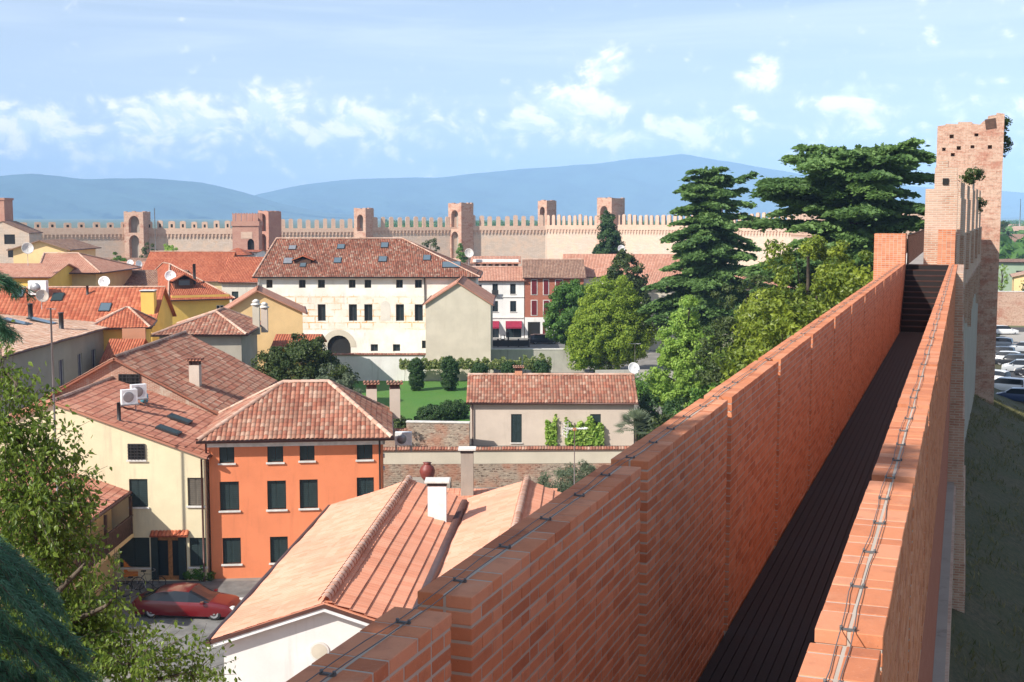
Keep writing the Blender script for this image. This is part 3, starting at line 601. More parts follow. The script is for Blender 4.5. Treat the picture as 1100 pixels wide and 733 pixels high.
# ------------------------------------------------------------------ the rampart walk, frame: x = across (right), y = along
TH = math.atan((489/F)*math.cos(PITCH))
def wf(name, label, cat, group=None): return thing(name, label, cat, (0, 0, 0), -TH, group)
def WP(u, t, z): return (u*math.cos(TH)+t*math.sin(TH), -u*math.sin(TH)+t*math.cos(TH), z)
ZT, ZF = 17.35, 15.2
def section(parent, u0, u1, t0, t1, z0=ZF-.1, z1=ZT, bevel=False, name='wall_section', nw=2):
    V, Fq, R = [], [], []; box = np.array([(0,0,0),(1,0,0),(1,1,0),(0,1,0),(0,0,1),(1,0,1),(1,1,1),(0,1,1)], float)
    bf = np.array([(0,3,2,1),(4,5,6,7),(0,1,5,4),(1,2,6,5),(2,3,7,6),(3,0,4,7)]); ch = .0715; jt = .0135; n = int((z1-z0)/ch); mid = (u0+u1)/2; k = 0
    for r in range(n):
        zt = z1-r*ch; zb = zt-ch+jt
        cuts = [(u0+(u1-u0)*i_/nw+(jt/2 if i_ else 0), u0+(u1-u0)*(i_+1)/nw-(jt/2 if i_ < nw-1 else 0)) for i_ in range(nw)]
        for w, (a, b) in enumerate(cuts):
            t = t0; i = r % 2; first = True
            while t < t1-.03:
                L = (.25, .119)[i]
                if first and r % 2: L = .119; i = 1
                if first and not r % 2: i = 0
                first = False
                e = min(t+L, t1)
                if t1-e < .05: e = t1
                j = random.uniform(-.0022, .0022); lo = np.array([a+(j if w == 0 else 0), t, zb]); hi = np.array([b+(j if w == nw-1 else 0), e, zt+(random.uniform(-.0015, .0015))])
                V.append(lo+box*(hi-lo)); Fq.append(bf+8*k); R += [random.random()*.85+random.random()*.15]*6; k += 1
                t = e+jt; i = 1-i
    o = npmesh(name, np.concatenate(V), np.concatenate(Fq), np.array(R), 'brick', parent)
    if bevel: md = o.modifiers.new('worn edges', 'BEVEL'); md.width = .0035; md.segments = 1; md.limit_method = 'ANGLE'
    mb = MB(); e = .004; mb.box((u0+e, t0+e, z0), (u1-e, t1-e, z1-.003)); mb.build('mortar', 'mortar', o); return o
def clips(parent, u, ts, z):
    src = None
    for t in ts:
        if src is None:
            mb = MB(); mb.box((-.032, -.007, 0), (.032, .007, .008)); mb.lathe((-.026, 0, .008), [(.007, 0), (.007, .010)], 6); mb.lathe((.026, 0, .008), [(.007, 0), (.007, .010)], 6); src = mb.build('clip', 'wire', parent); o = src
        else: o = link(src.copy()); o.parent = parent
        o.location = (u+.008*math.sin(t*3), t, z)
def parapet(label, u0, u1, sections):
    t = wf('brick_parapet', label, 'parapet', 'brick parapets of the rampart walk')
    for a, b in sections: section(t, u0, u1, a, b, bevel=b < 12)
    um = (u0+u1)/2-.01
    for s in (-.026, .024):
        mb = MB(); mb.tube([(um+s+.008*math.sin(q*3)+.003*math.sin(q*9+s*50), q, ZT+.011+.004*math.sin(q*5)) for q in np.arange(sections[0][0], sections[-1][1], .25)], .0023, 5); mb.build('cable', 'wire', t)
    clips(t, um, list(np.arange(sections[0][0]+.3, 12, .62))+list(np.arange(12.4, 45, 1.1)), ZT); return t
GAP = .2; secs = [(1.75, 4.72)]+[(4.95+3.225*k, 4.95+3.225*(k+1)-GAP) for k in range(12)]; secs.append((4.95+3.225*12, 45.6))
parapet('long red brick parapet left of the sunken walk, its near end in tree shade', -2.23, -1.97, secs)
secsR = [(-1.45, 1.53), (1.72, 4.86)]+[(5.03+3.225*k, 5.03+3.225*(k+1)-GAP) for k in range(12)]; secsR.append((5.03+3.225*12, 45.6))
parapet('red brick parapet right of the sunken walk, sunlit coping with two wires', -.52, -.255, secsR)
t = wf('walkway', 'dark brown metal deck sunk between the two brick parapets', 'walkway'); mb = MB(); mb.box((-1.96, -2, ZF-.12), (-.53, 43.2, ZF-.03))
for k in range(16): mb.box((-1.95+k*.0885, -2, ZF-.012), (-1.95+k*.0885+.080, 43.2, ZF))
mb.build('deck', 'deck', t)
t = wf('staircase', 'dark rusty steel stairs climbing from the sunken walk to the stone landing', 'stairs')
NS = 12
for k in range(NS):
    mb = MB(); y = 43.2+k*.285; z = ZF+(k+1)*(ZT-.05-ZF)/NS; mb.box((-1.95, y, z-.035), (-.54, y+.30, z)); mb.box((-1.95, y+.012, z-.179), (-.54, y+.028, z-.036), 1); mb.build('step', ['rust', 'deck'], t)
for u in (-1.965, -.545):
    mb = MB(); mb.mesh([(u, 43.0, ZF), (u+.012, 43.0, ZF), (u, 46.7, ZT-.3), (u+.012, 46.7, ZT-.3), (u, 43.0, ZF+.25), (u+.012, 43.0, ZF+.25), (u, 46.7, ZT), (u+.012, 46.7, ZT)], [(0,2,6,4),(1,5,7,3),(4,6,7,5),(0,4,5,1)]); mb.build('stringer', 'rust', t)
for (a, b, c, d, z0, z1, lb) in ((-3.02, -1.98, 45.62, 46.62, 12.0, 18.38, 'square new brick pier ending the left parapet beside the rusty railing'), (-.93, -.36, 46.4, 47.2, 15.0, 18.52, 'narrow new brick pier at the head of the right parapet against the old wall')):
    t = wf('brick_pier', lb, 'pier'); section(t, a, b, c, d, z0, z1, name='brickwork', nw=max(2, round((b-a)/.13)))
t = wf('landing', 'pale stone landing and wall walk above the stairs', 'landing'); mb = MB(); mb.box((-2.6, 46.64, 17.0), (-.9, 90, 17.26)); mb.build('slab', 'stonetrim', t)
mb = MB(); mb.box((-1.97, 46.58, 16.95), (-.54, 46.635, 17.27)); mb.build('edge_beam', 'metal', t)
t = wf('railing', 'rusty steel bar railing along the upper wall walk behind the brick pier', 'railing')
mb = MB(); mb.tube([(-1.95, 46.7, 18.32), (-1.95, 76, 18.32)], .025, 4); mb.build('handrail', 'rust', t)
mb = MB()
for k in range(230): y = 46.75+k*.127; mb.box((-1.96, y, 17.26), (-1.94, y+.045, 18.3))
mb.build('bars', 'rust', t)
# the medieval wall that carries the walk
t = wf('medieval_town_wall', 'old brick town wall under the walk with a grey ledge on its outer side', 'town wall')
mb = MB(); mb.box((-2.6, -8, 0), (-2.3, 46, 14.6)); mb.box((-2.3, -8, 0), (-.30, 46, 15.06)); mb.build('wall', 'redbrickwall', t)
mb = MB(); mb.box((-.299, -8, 0), (-.04, 39.6, 10.9)); mb.build('lower_wall', 'oldbrick', t)
mb = MB(); mb.box((-.298, -8, 10.9), (-.10, 39.6, 11.0)); mb.build('ledge', 'render', t)
mb = MB()
for k in range(14):      # worn pier: courses of slightly different reach
    z0 = 5+k*.88; mb.box((-.298, 39.7+random.uniform(-.02, .02), z0), (.40-.035*k+random.uniform(-.015, .015), 46.3, z0+.88))
mb.build('pier', 'oldbrick', t)
def UO(q): return -.33+(q-47)*(1.25/42)     # the outer face bears right beyond the stairs
t = wf('battlemented_wall', 'ruined old brick battlements with deep slots running back to the tower', 'battlements')
mb = MB(); poly = [(-1.42, 47.3), (UO(47.3), 47.3), (UO(60), 60), (UO(75), 75), (UO(90), 90), (-1.3, 90), (-1.42, 60)]
mb.prism(poly, 15.9, 18.3); mb.build('parapet', 'oldbrick', t)
mb = MB(); mb.prism([(-2.6, 46.66), (-.36, 46.66), (UO(60)-.06, 60), (UO(90)-.06, 90), (-2.6, 90)], 0, 15.9); mb.build('wall', 'render', t)
mb = MB()
for k in range(26): y = 47.4+k*1.6; z = 15.2+random.uniform(-.9, .5); mb.box((UO(y)-.08, y, z-random.uniform(.2, 1.2)), (UO(y)+random.uniform(.03, .13), y+random.uniform(.9, 1.6), 16.0))
mb.build('broken_corbels', 'oldbrick', t)
mb = MB(); mb.box((-1.42, 47.3, 18.3), (UO(47.3)-.02, 48.6, 19.95)); mb.box((-1.13, 47.32, 19.95), (UO(47.3)-.05, 48.5, 20.7)); mb.box((-1.0, 47.34, 20.7), (-.7, 48.4, 20.95)); mb.box((-.86, 47.27, 20.1), (-.66, 47.305, 20.32), 1); mb.build('merlon', ['oldbrick', 'dark'], t)
for k in range(5):      # each merlon stands a little askew, its lit end towards the walk
    y = 50.2+k*7.6; mb = MB(); h = 20.75+random.uniform(-.5, .15); a = math.radians(1.9+random.uniform(-.3, .3)); ex = Vector((math.cos(a), -math.sin(a), 0)); ey = Vector((math.sin(a), math.cos(a), 0)); fr = (Vector((UO(y), y, 18.28)), ex, ey, Vector((0, 0, 1)))
    mb.box((-.6, 0, 0), (0, 4.6, h-18.9), fr=fr); mb.box((-.58, .12, h-18.9), (-.03, 3.8, h-18.3), fr=fr); mb.box((-.1, .4, -1.6), (.13, 1.2, -.02), fr=fr); mb.build('merlon', 'oldbrick', t)
# weeds on the ruin
for (u, q, z, r, lb) in ((.55, 78, 19.6, .55, 'tuft of weeds rooted high on the ruined battlements'), (.15, 60, 20.6, .35, 'small dry weed on top of the near battlements')):
    x, y, z = WP(u, q, z); tree('wall_weed', lb, (x, y, z), [(0, 0, .2, r, r, r*.9)], 'darkgreen', 10, 60, .25, .07, .02, cat='plant', group='weeds on the old brickwork')
# the roofless tower
t = wf('wall_tower', 'tall roofless medieval brick tower with square putlog holes right of the walk', 'tower'); T0 = 91.0; a, b = -2.1, 2.12
mb = MB(); B0 = 2.0; holes = []
for (x, y) in ((1022, 146.5), (1048.5, 145), (1013.5, 160), (1029.5, 159), (1044, 157.5), (1062.5, 158.5), (1023.5, 166)):
    Z = AY(x, y, 85.6+.0)[1]; X = AY(x, y, 85.6)[0]; u = X*math.cos(TH)-85.6*math.sin(TH); holes.append((u-a-.11+random.uniform(-.03, .03), Z-.12, random.uniform(.2, .27), random.uniform(.2, .28)))
facade(mb, (a, T0, 0), 0, b-a, 25.0, holes, .6, top=[(0, 25.05), (.5, 25.12), (.52, 25.2), (1.3, 25.16), (1.32, 25.3), (2.2, 25.28), (2.24, 25.18), (2.7, 25.1), (2.9, 25.32), (3.15, 25.4), (3.2, 25.65), (3.7, 25.72), (3.72, 25.85), (b-a, 25.78)], z0=B0)
facade(mb, (b, T0, 0), PI/2, 5.2, 25.0, (), .4, z0=B0); facade(mb, (b, T0+5.2, 0), PI, b-a, 25.2, (), .4, z0=B0); facade(mb, (a, T0+5.2, 0), -PI/2, 5.2, 24.9, (), .4, z0=B0)
mb.box((a+.1, T0+.6, B0), (b-.1, T0+5., 24.6)); mb.box((b-.5, T0+.02, 25.), (b-.01, T0+5, 25.6)); mb.build('tower_wall', 'towerbrick', t)
mb = MB(); fr = (Vector((a+3.0, T0-.02, 24.55)), Vector((1, 0, .12)), Vector((0, 1, 0)), Vector((-.16, 0, 1))); mb.box((.12, 0, .18), (.80, .03, .86), fr=fr); mb.build('boarded_opening', 'darkwood', t)
x, y, z = WP(2.15, T0+1.5, 24.3); tree('ivy', 'ivy clump hanging from the top right edge of the brick tower', (x, y, z), [(0, 0, 0, .35, .8, 1.1), (.1, 0, 1., .3, .5, .4)], 'darkgreen', 20, 60, .3, .10, .03, cat='plant', group=None)
# wall further round, outside corner tower seen past the first (rounded shade comes from the merlons)
# ------------------------------------------------------------------ the bank, the ring road, parking
def bankw(q): return float(np.interp(q, [-20, 60, 126, 150, 230], [26, 24, 5.2, 2.2, 1]))
mb = MB(); NT, NU = 60, 16; V = []
for j in range(NT+1):
    q = -20+j*4.; uw = -.1 if q < 47 else UO(q)-.1
    zb = 7.1 if q < 88 else float(np.interp(q, [88, 100, 126, 150], [7.1, 5.6, 2.0, .3]))
    for i in range(NU+1):
        f = i/NU; w = f*bankw(q); V.append((uw+w, q, max(.02, zb*(1-f)**1.15+.18*math.sin(q*.5+i)*f*(1-f))))
mb.mesh(V, [(j*(NU+1)+i, j*(NU+1)+i+1, (j+1)*(NU+1)+i+1, (j+1)*(NU+1)+i) for j in range(NT) for i in range(NU)], smooth=True)
ob = mb.build('grass_bank', 'bank'); ob.rotation_euler = (0, 0, -TH); tag(ob, kind='structure')
def tuft_field(name, label, pts, mat, size):
    P = np.array(pts); n = len(P); Nn = RNG.normal(0, 1, (n, 3)); D = np.tile([0, 0, 1.], (n, 1))+RNG.normal(0, .45, (n, 3)); V, Fq, R = cards(P, Nn, size, RNG.uniform(0, 1, n), .22, .5, D)
    return tag(npmesh(name, V, Fq, R, mat), label, 'grass', kind='stuff')
pts = []
for _ in range(26000):
    q = random.uniform(20, 130); f = random.random()**1.3; w = f*bankw(q); uw = -.1 if q < 47 else UO(q)-.1
    if math.sin(q*.9+w*1.3)+math.sin(w*2.2-q*.4) < -.6: continue
    x, y, z = WP(uw+w, q, float(np.interp(q, [88, 100, 126, 150], [7.1, 5.6, 2.0, .3]))*(1-f)**1.15+.03); pts.append((x, y, z+.05))
M['drygrass'] = leafmat('dry grass blades', (.05, .07, .018), (.22, .19, .09), .2, .8); tuft_field('bank_grass', 'rough dry grass on the shaded bank below the wall', pts, 'drygrass', .16)
r = [AZ(1062, 415, .0), AZ(1100, 452, .0), AZ(1180, 540, 0), AZ(1400, 540, 0), AZ(1200, 352, 0), AZ(1040, 352, 0), AZ(1030, 372, 0)]
mb = MB(); mb.face([(x, y, .03) for x, y in r]); struct('ring_road', mb, 'asphalt')
M['linepaint'] = plain('white road paint', (.70, .70, .68), .7); M['lightpave'] = plain('light paving', (.36, .33, .29), .95)
p0 = Vector((*AZ(1062, 388, 0), .035)); p1 = Vector((*AZ(1100, 405, 0), .035)); d = (p1-p0).normalized(); n = Vector((-d.y, d.x, 0))
mb = MB(); mb.face([p0-d*40-n*.12, p1+d*30-n*.12, p1+d*30+n*.12, p0-d*40+n*.12]); struct('road_line', mb, 'linepaint')
p2 = Vector((*AZ(1055, 409, 0), .035)); p3 = Vector((*AZ(1105, 452, 0), .035)); d2 = (p3-p2).normalized(); n2 = Vector((-d2.y, d2.x, 0))
mb = MB(); mb.box((0, -.15, 0), (70, .15, .14), fr=(p2-d2*8-Vector((0, 0, .03)), d2, n2, Vector((0, 0, 1)))); struct('kerb', mb, 'stonetrim')
mb = MB(); q = [AZ(1040, 371, 0), AZ(1180, 371, 0), AZ(1180, 357, 0), AZ(1040, 357, 0)]; mb.face([(x, y, .04) for x, y in q]); struct('car_park', mb, 'lightpave')
# ------------------------------------------------------------------ the far curtain wall with its open-backed towers
def curtain(i, A, B, walk, merl_top, par_top, nmer, lab, mw=.52, thick=2.0, notch=False):
    A, B = Vector((*A, 0)), Vector((*B, 0)); L = (B-A).length; rz = math.atan2(B.y-A.y, B.x-A.x); t = thing('curtain_wall', lab, 'town wall', A, rz, 'stretches of the far town wall')
    mb = MB(); mb.box((0, 0, 0), (L, thick, walk-.6)); mb.build('wall_face', 'farstone', t)
    mb = MB(); mb.box((0, -.30, walk), (L, .5, par_top), 0); mb.box((0, -.05, walk-.6), (L, thick, walk), 0)
    n = int(L/.95)
    for k in range(n): x = (k+.25)*L/n; mb.box((x, -.29, walk-.75), (x+.36, -.051, walk), 0); mb.box((x+.08, -.20, walk-1.15), (x+.28, -.051, walk-.751), 0)
    mb.build('corbelled_parapet', 'farbrick', t); P = L/nmer; src = None
    for k in range(nmer):
        if src is None:
            mb = MB(); w = P*mw; h = merl_top-par_top; c = .14*w
            pr = [(0, 0), (w, 0), (w, h*.86), (w-c, h*.97), (w*.5, h), (c, h*.97), (0, h*.86)]
            V = [(x, .02, z) for x, z in pr]+[(x, .48, z) for x, z in pr]; m = len(pr)
            mb.mesh(V, [tuple(range(m)), tuple(range(m, 2*m))[::-1]]+[(q, m+q, m+(q+1) % m, (q+1) % m) for q in range(m)], 0)
            if notch: mb.box((w*.34, .005, h*.12), (w*.68, .03, h*.58), 1)
            src = mb.build('merlon', ['farbrick', 'dark'], t); o = src
        else: o = link(src.copy()); o.parent = t
        o.location = (P*(k+.24)+random.uniform(-.12, .12), 0, par_top); o.scale = (random.uniform(.9, 1.08), 1, random.uniform(.88, 1.05))
    return t
def arch_profile(w, h, n=8):
    r = w/2; return [(-r, 0)]+[(-r*math.cos(PI*k/n), h-r+r*math.sin(PI*k/n)*1.15) for k in range(n+1)]+[(r, 0)]
def arch_face(mb, W, z0, z1, arches, y=0., mi=0, depth=1.6, mi_in=1):
    """front plane x -W/2..W/2 with arched recesses: (cx, zbase, w, h), stacked by height"""
    arches = sorted(arches, key=lambda a: a[1]); z = z0
    for (cx, zb, w, h) in arches:
        if zb > z: mb.face([(-W/2, y, z), (W/2, y, z), (W/2, y, zb), (-W/2, y, zb)], mi=mi)
        pr = [(cx+a, zb+b) for a, b in arch_profile(w, h)]; top = zb+h*1.0+.4; n = len(pr); k = n//2
        mb.face([(-W/2, y, zb), (pr[0][0], y, zb)]+[(a, y, b) for a, b in pr[1:k+1]]+[(pr[k][0], y, top), (-W/2, y, top)], mi=mi)
        mb.face([(W/2, y, zb), (W/2, y, top), (pr[k][0], y, top)]+[(a, y, b) for a, b in pr[k:n-1]]+[(pr[-1][0], y, zb)], mi=mi)
        for i in range(n-1): mb.face([(*pr[i][:1], y, pr[i][1]), (pr[i][0], y+depth, pr[i][1]), (pr[i+1][0], y+depth, pr[i+1][1]), (pr[i+1][0], y, pr[i+1][1])], mi=mi)
        mb.face([(a, y+depth, b) for a, b in pr], mi=mi_in); mb.face([(pr[0][0], y, zb), (pr[-1][0], y, zb), (pr[-1][0], y+depth, zb), (pr[0][0], y+depth, zb)], mi=mi)
        z = top
    mb.face([(-W/2, y, z), (W/2, y, z), (W/2, y, z1), (-W/2, y, z1)], mi=mi)
def wtower(px, Y, W, D, top, rot, lab, arches, broken=.3, mats=('towerbrick', 'render')):
    X = AY(px, 240, Y)[0]; t = thing('open_backed_tower', lab, 'tower', (X, Y, 0), math.radians(rot), 'open-backed towers of the far town wall')
    mb = MB(); arch_face(mb, W, 0, top-broken, arches); a = W/2
    for q in (((a, 0), (a, D)), ((a, D), (-a, D)), ((-a, D), (-a, 0))): mb.face([(*q[0], 0), (*q[1], 0), (*q[1], top-broken), (*q[0], top-broken)])
    mb.face([(-a, 0, top-broken), (a, 0, top-broken), (a, D, top-broken), (-a, D, top-broken)])
    for k in range(7): x = -a+W*k/7; mb.box((x, .01, top-broken), (x+W/7, .8, top+random.uniform(-broken, .05)))
    for k in range(6): yy = .82+(D-.85)*k/6; mb.box((a-.8, yy, top-broken), (a-.01, yy+(D-.85)/6, top+random.uniform(-broken, .05)))
    mb.build('tower_wall', list(mats), t); return t
Ys = {0: 318, 142: 331, 262: 334, 390: 341, 494: 350, 586: 353, 655: 345, 760: 324, 850: 305, 940: 240, 1000: 165}
def wp(px): return (AY(px, 240, Ys[px])[0] if px in Ys else 0, Ys[px])
curtain(0, wp(0), wp(142), 14.2, 17.4, 15.9, 9, 'far wall stretch at the left edge with windowed square merlons, behind the yellow gable', .5, notch=True)
curtain(1, wp(142), wp(262), 14.2, 17.7, 15.7, 10, 'far wall stretch between the leftmost arched tower and the crenellated gatehouse', .55, notch=True)
curtain(2, wp(262), wp(390), 14.6, 18.2, 15.7, 14, 'far wall stretch between the gatehouse and the narrow arched tower, above the palace roof', .5)
curtain(3, wp(390), wp(494), 15.0, 18.7, 15.9, 12, 'far wall stretch ending at the arched tower above the palace roof end', .5)
curtain(4, wp(494), wp(586), 15.0, 19.2, 16.2, 10, 'far wall stretch with the widest merlons, above the white shop house', .52)
curtain(5, wp(586), wp(655), 15.2, 19.3, 16.4, 12, 'far wall stretch between the slim tower and the broad tower behind the cypress', .55)
curtain(6, wp(655), wp(760), 15.2, 19.4, 16.6, 17, 'far wall stretch right of the broad tower, running behind the tall cedar', .56)
curtain(7, wp(760), wp(850), 15.2, 19.8, 16.8, 14, 'far wall stretch seen between the two cedars', .56)
curtain(8, wp(850), wp(940), 15.2, 19.8, 16.8, 22, 'far wall stretch glimpsed through the big spreading cedar', .56)
curtain(9, wp(940), wp(1000), 15.2, 19.8, 16.8, 24, 'far wall stretch bending back toward the near brick tower', .56)
wtower(143.5, 328, 5.2, 5, 20.2, -6, 'leftmost arched tower of the far wall, tall niche under a dark arch', [(0.0, 7.5, 2.7, 6.3), (.1, 14.6, 2.9, 4.2)])
wtower(386.5, 339, 3.6, 4.4, 21.1, -24, 'narrow arched tower of the far wall above the middle of the palace roof', [(.2, 8, 1.9, 5.2), (.1, 14.9, 1.9, 4.3)])
wtower(488.5, 348, 4.9, 5., 22.6, -40, 'two-arched tower of the far wall above the right end of the palace roof', [(0, 7.3, 2.6, 7.2), (0, 15.4, 2.6, 5)])
wtower(582.5, 354, 3.4, 4, 23.4, -44, 'slim tall tower of the far wall above the brown roof', [(0, 6, 1.7, 8), (0, 15.8, 1.9, 5.6)])
wtower(649, 343, 5.0, 5.9, 24.0, -42, 'broad tower of the far wall behind the pointed cypress', [(-.1, 15.9, 2.6, 5.6)])
wtower(757, 322, 4.6, 5.0, 23.4, -40, 'far wall tower glimpsed behind the trunk of the tall cedar', [(0, 15.9, 2.4, 5)])
# the gatehouse: red crenellated tower and the arched tower behind it
X = AY(263.5, 240, 300)[0]; t = thing('gate_tower', 'dark red crenellated gate tower with a gothic window on the far wall', 'tower', (X, 300, 0), 0.06)
mb = MB(); arch_face(mb, 6.2, 0, 16.6, [(1.2, 9.2, 1.6, 4.2)], depth=.6)
for q in (((3.1, 0), (3.1, 6)), ((3.1, 6), (-3.1, 6)), ((-3.1, 6), (-3.1, 0))): mb.face([(*q[0], 0), (*q[1], 0), (*q[1], 16.6), (*q[0], 16.6)])
mb.face([(-3.1, 0, 16.6), (3.1, 0, 16.6), (3.1, 6, 16.6), (-3.1, 6, 16.6)]); mb.box((-3.3, -.25, 16.6), (3.3, 6.2, 17.7)); mb.box((-1.1, -.06, 13.6), (1.6, -.002, 15.2), 2)
M['gatebrick'] = masonry('dark red gate brick', (.40, .15, .11), (.48, .22, .16), (.5, .36, .28), .4, .14, .02, (.52, .3, .22), .5)
mb.build('tower_wall', ['gatebrick', 'dark', 'farbrick'], t); src = None
for (x, y, r) in [(-3.0+k*1.32, -.2, 0) for k in range(5)]+[(-3.0+k*1.32, 5.6, 0) for k in range(5)]+[(2.7, 1.2+k*1.4, 0) for k in range(3)]:
    if src is None: mb = MB(); mb.mesh([(0,0,0),(.75,0,0),(.75,.5,0),(0,.5,0),(0,0,2.0),(.37,0,1.7),(.75,0,2.0),(.75,.5,2.0),(.37,.5,1.7),(0,.5,2.0)], [(0,1,6,5,4),(3,9,8,7,2),(1,2,7,6),(0,4,9,3),(4,5,8,9),(5,6,7,8)]); src = mb.build('merlon', 'gatebrick', t); o = src
    else: o = link(src.copy()); o.parent = t
    o.location = (x, y, 17.7)
wtower(283, 312, 3.2, 5., 20.3, -28, 'arched tower joined to the right of the red gate tower', [(-.2, 8, 1.9, 6.4), (-.2, 15.2, 1.9, 4.2)], mats=('gatebrick', 'render'))
t = thing('bell_tower', 'dark square tower top cut by the left edge of the picture', 'tower', (AY(-6, 240, 290)[0], 290, 0)); mb = MB(); mb.box((-2.4, 0, 0), (2.4, 5, 22.6)); mb.box((-2.6, -.2, 22.6), (2.6, 5.2, 23.1)); mb.build('tower_wall', 'gatebrick', t)
A0 = AY(-30, 240, 285); B0_ = AY(29, 240, 285)
house('wall_end_house', 'weathered stone gabled building on the far wall at the left edge with a dark arch', (A0[0], 285), (B0_[0], 286), 10, 15.2, 'gable', 'farstone', 'brownflat', 17.8, .15, wins=[(6.9, 12.6, 2.4, 2.2, 'dark'), (7.6, 9.6, 1.3, 2.0, 'dark')], flat=True, rx=6.6, caps=False)
# ------------------------------------------------------------------ houses
def X(px, Y, py=400): return AY(px, py, Y)[0]
def Z(py, Y, px=550): return AY(px, py, Y)[1]
# orange house
Yo = 64.5; A = (X(226, Yo, 560), Yo); B = (X(411, 65.4, 470), 65.4); H = Z(467, Yo)
s = 64.5/F
def ow(pxa, pxb, pya, pyb, k='shut'): xa = X(pxa, Yo, pya)-A[0]; xb = X(pxb, Yo, pya)-A[0]; return (xa, Z(pyb, Yo), xb-xa, Z(pya, Yo)-Z(pyb, Yo), k, True)
wins = [ow(*q) for q in ((235, 251, 479, 498), (286, 303, 479, 498), (320.5, 336.5, 478, 497), (382, 399, 478, 497), (235.5, 256, 518, 549), (286, 306, 518, 549), (320.5, 340, 517.5, 548.5), (382, 400.5, 516.5, 546),
      (238.5, 258, 578.5, 606.5), (289, 308, 578.5, 606.5), (322, 340, 578.5, 606.5), (383, 402, 577, 605))]
oh = house('orange_house', 'bright orange three-storey house with dark green shutters and hipped tile roof', A, B, 8.2, H, 'hip', 'orange', 'old', Z(411, 69.2)+.02, .5, wins, rwins=[(2.0, 5.3, .75, 1.7, 'shut', True), (5.6, 5.3, .75, 1.9, 'shut', True), (2.4, 2.3, .75, 1.4, 'shut', True)], rh=(3.55, 6.05), near=True, wdepth=.2, row=.36)
W = oh['W']; mb = MB(); mb.box((-.12, -.12, H-.66), (W+.12, -.003, H-.2)); mb.box((W+.003, -.12, H-.66), (W+.12, 8.3, H-.2)); mb.build('cornice', 'stonetrim', oh)
downpipe(oh, -.12, -.1, 0, H-.3); downpipe(oh, W-.16, -.1, 0, H-.3, 'darkmetal')
for (px, py) in ((399, 413), (424, 415)):
    q = on_slope(oh, (X(px, 73.6, py), 73.6, 8.0)); chimney(oh, (q.x, q.y, 7.9), .62, .95, 'pinkish')
mb = MB(); mb.tube([(W-1.4, 2.0, H+.3), (W-1.4, 2.0, H+1.25)], .035, 6); mb.build('vent_pipe', 'stonetrim', oh)
# cream house with its door on the court
Yc = 64.05; A = (X(-100, Yc, 560), Yc+.2); B = (X(221, Yc, 560), Yc+.02); Wc = B[0]-A[0]; rxc = X(57, Yc, 430)-A[0]
def cw_(pxa, pxb, pya, pyb, k, sill=True): xa = X(pxa, Yc, pya)-A[0]; xb = X(pxb, Yc, pya)-A[0]; return (xa, max(0.02, Z(pyb, Yc)), xb-xa, Z(pya, Yc)-max(0.02, Z(pyb, Yc)), k, sill)
HL = Z(430, Yc)-.42*rxc
ch = house('cream_house', 'pale cream gabled house with small grilled window and glazed wooden door on the court', A, B, 9.2, Z(489, Yc), 'gable', 'cream', 'salmon', Z(431.5, Yc), .2, [cw_(137, 155.5, 477, 494, 'grille'), cw_(201, 218.5, 513.5, 543.5, 'brown'), cw_(138, 158, 515, 545, 'shut'),
     cw_(203, 221, 578, 609, 'shut'), cw_(127, 160, 578, 610, 'shut'), cw_(163, 200, 577, 624, 'door', False)], rx=rxc, near=True, row=.42, cw=.26)
mb = MB(); q0 = on_slope(ch, (X(162, Yc, 575), Yc, Z(575, Yc))); ww = X(203, Yc, 575)-X(162, Yc, 575); roof_slope(mb, [(q0.x, -.34, q0.z), (q0.x+ww, -.34, q0.z), (q0.x+ww, -.01, q0.z+.22), (q0.x, -.01, q0.z+.22)], cw=.2, row=.3, thick=.06); mb.build('door_canopy', 'redgeo', ch)
for pa, pb in ((162.5, 170), (192, 200)):
    mb = MB(); xa = X(pa, Yc, 600)-A[0]; xb = X(pb, Yc, 600)-A[0]; mb.box((xa, -.07, .1), (xb, -.004, 2.35)); mb.build('door_shutter', 'shutter', ch)
downpipe(ch, Wc-.12, -.12, 0, Z(489, Yc)-.2)
# things on the cream roof
def on_roof_world(t, px, py):
    h = roof_hit(t, px, py)
    if h is None: print('MISS', t.name, px, py); return Vector((0, 0, 5)), Vector((0, 0, 5))
    return (Matrix.Translation(t.location) @ Matrix.Rotation(t.rotation_euler.z, 4, 'Z')) @ h, h
Rc = Z(431.5, Yc); sr = (Rc-Z(489, Yc))/(Wc-rxc); Ud = Vector((0, 1, 0)); Vd = Vector((-1, 0, sr))
for (px, py) in ((181, 464), (193, 452)):
    w_, h = on_roof_world(ch, px, py); skylight(ch, h+Vector((0, 0, .05)), Ud, Vd, .95, 1.25, mat='shutter')
w_, h = on_roof_world(ch, 128, 452); mb = MB(); mb.tube([(h.x, h.y, h.z-.2), (h.x, h.y, h.z+.95)], .10, 10); mb.build('flue', 'darkmetal', ch)
for k, (px, py, lb) in enumerate(((139, 440, 'front one of the two white air conditioner units on the cream house roof'), (149, 434, 'rear one of the two white air conditioner units on the cream house roof'))):
    w_, h = on_roof_world(ch, px, py); t = thing('air_conditioner', lb, 'air conditioner', w_+Vector((0, 0, .32)), .55, 'roof air conditioners'); mb = MB(); mb.box((-.42, -.17, 0), (.42, .17, .78)); mb.build('casing', 'whitepaint', t)
    mb = MB(); mb.lathe((-.08, -.171, .39), [(.29, 0), (.29, .015), (.26, .02), (.05, .02)], 18, axis=(0, -1, 0)); mb.build('fan_grille', 'metal', t)
    mb = MB(); mb.box((-.5, -.26, -.07), (.5, .26, -.002)); mb.tube([(-.35, 0, -.07), (-.35, 0, -.6)], .03, 5); mb.tube([(.35, 0, -.07), (.35, 0, -.6)], .03, 5); mb.build('bracket', 'metal', t)
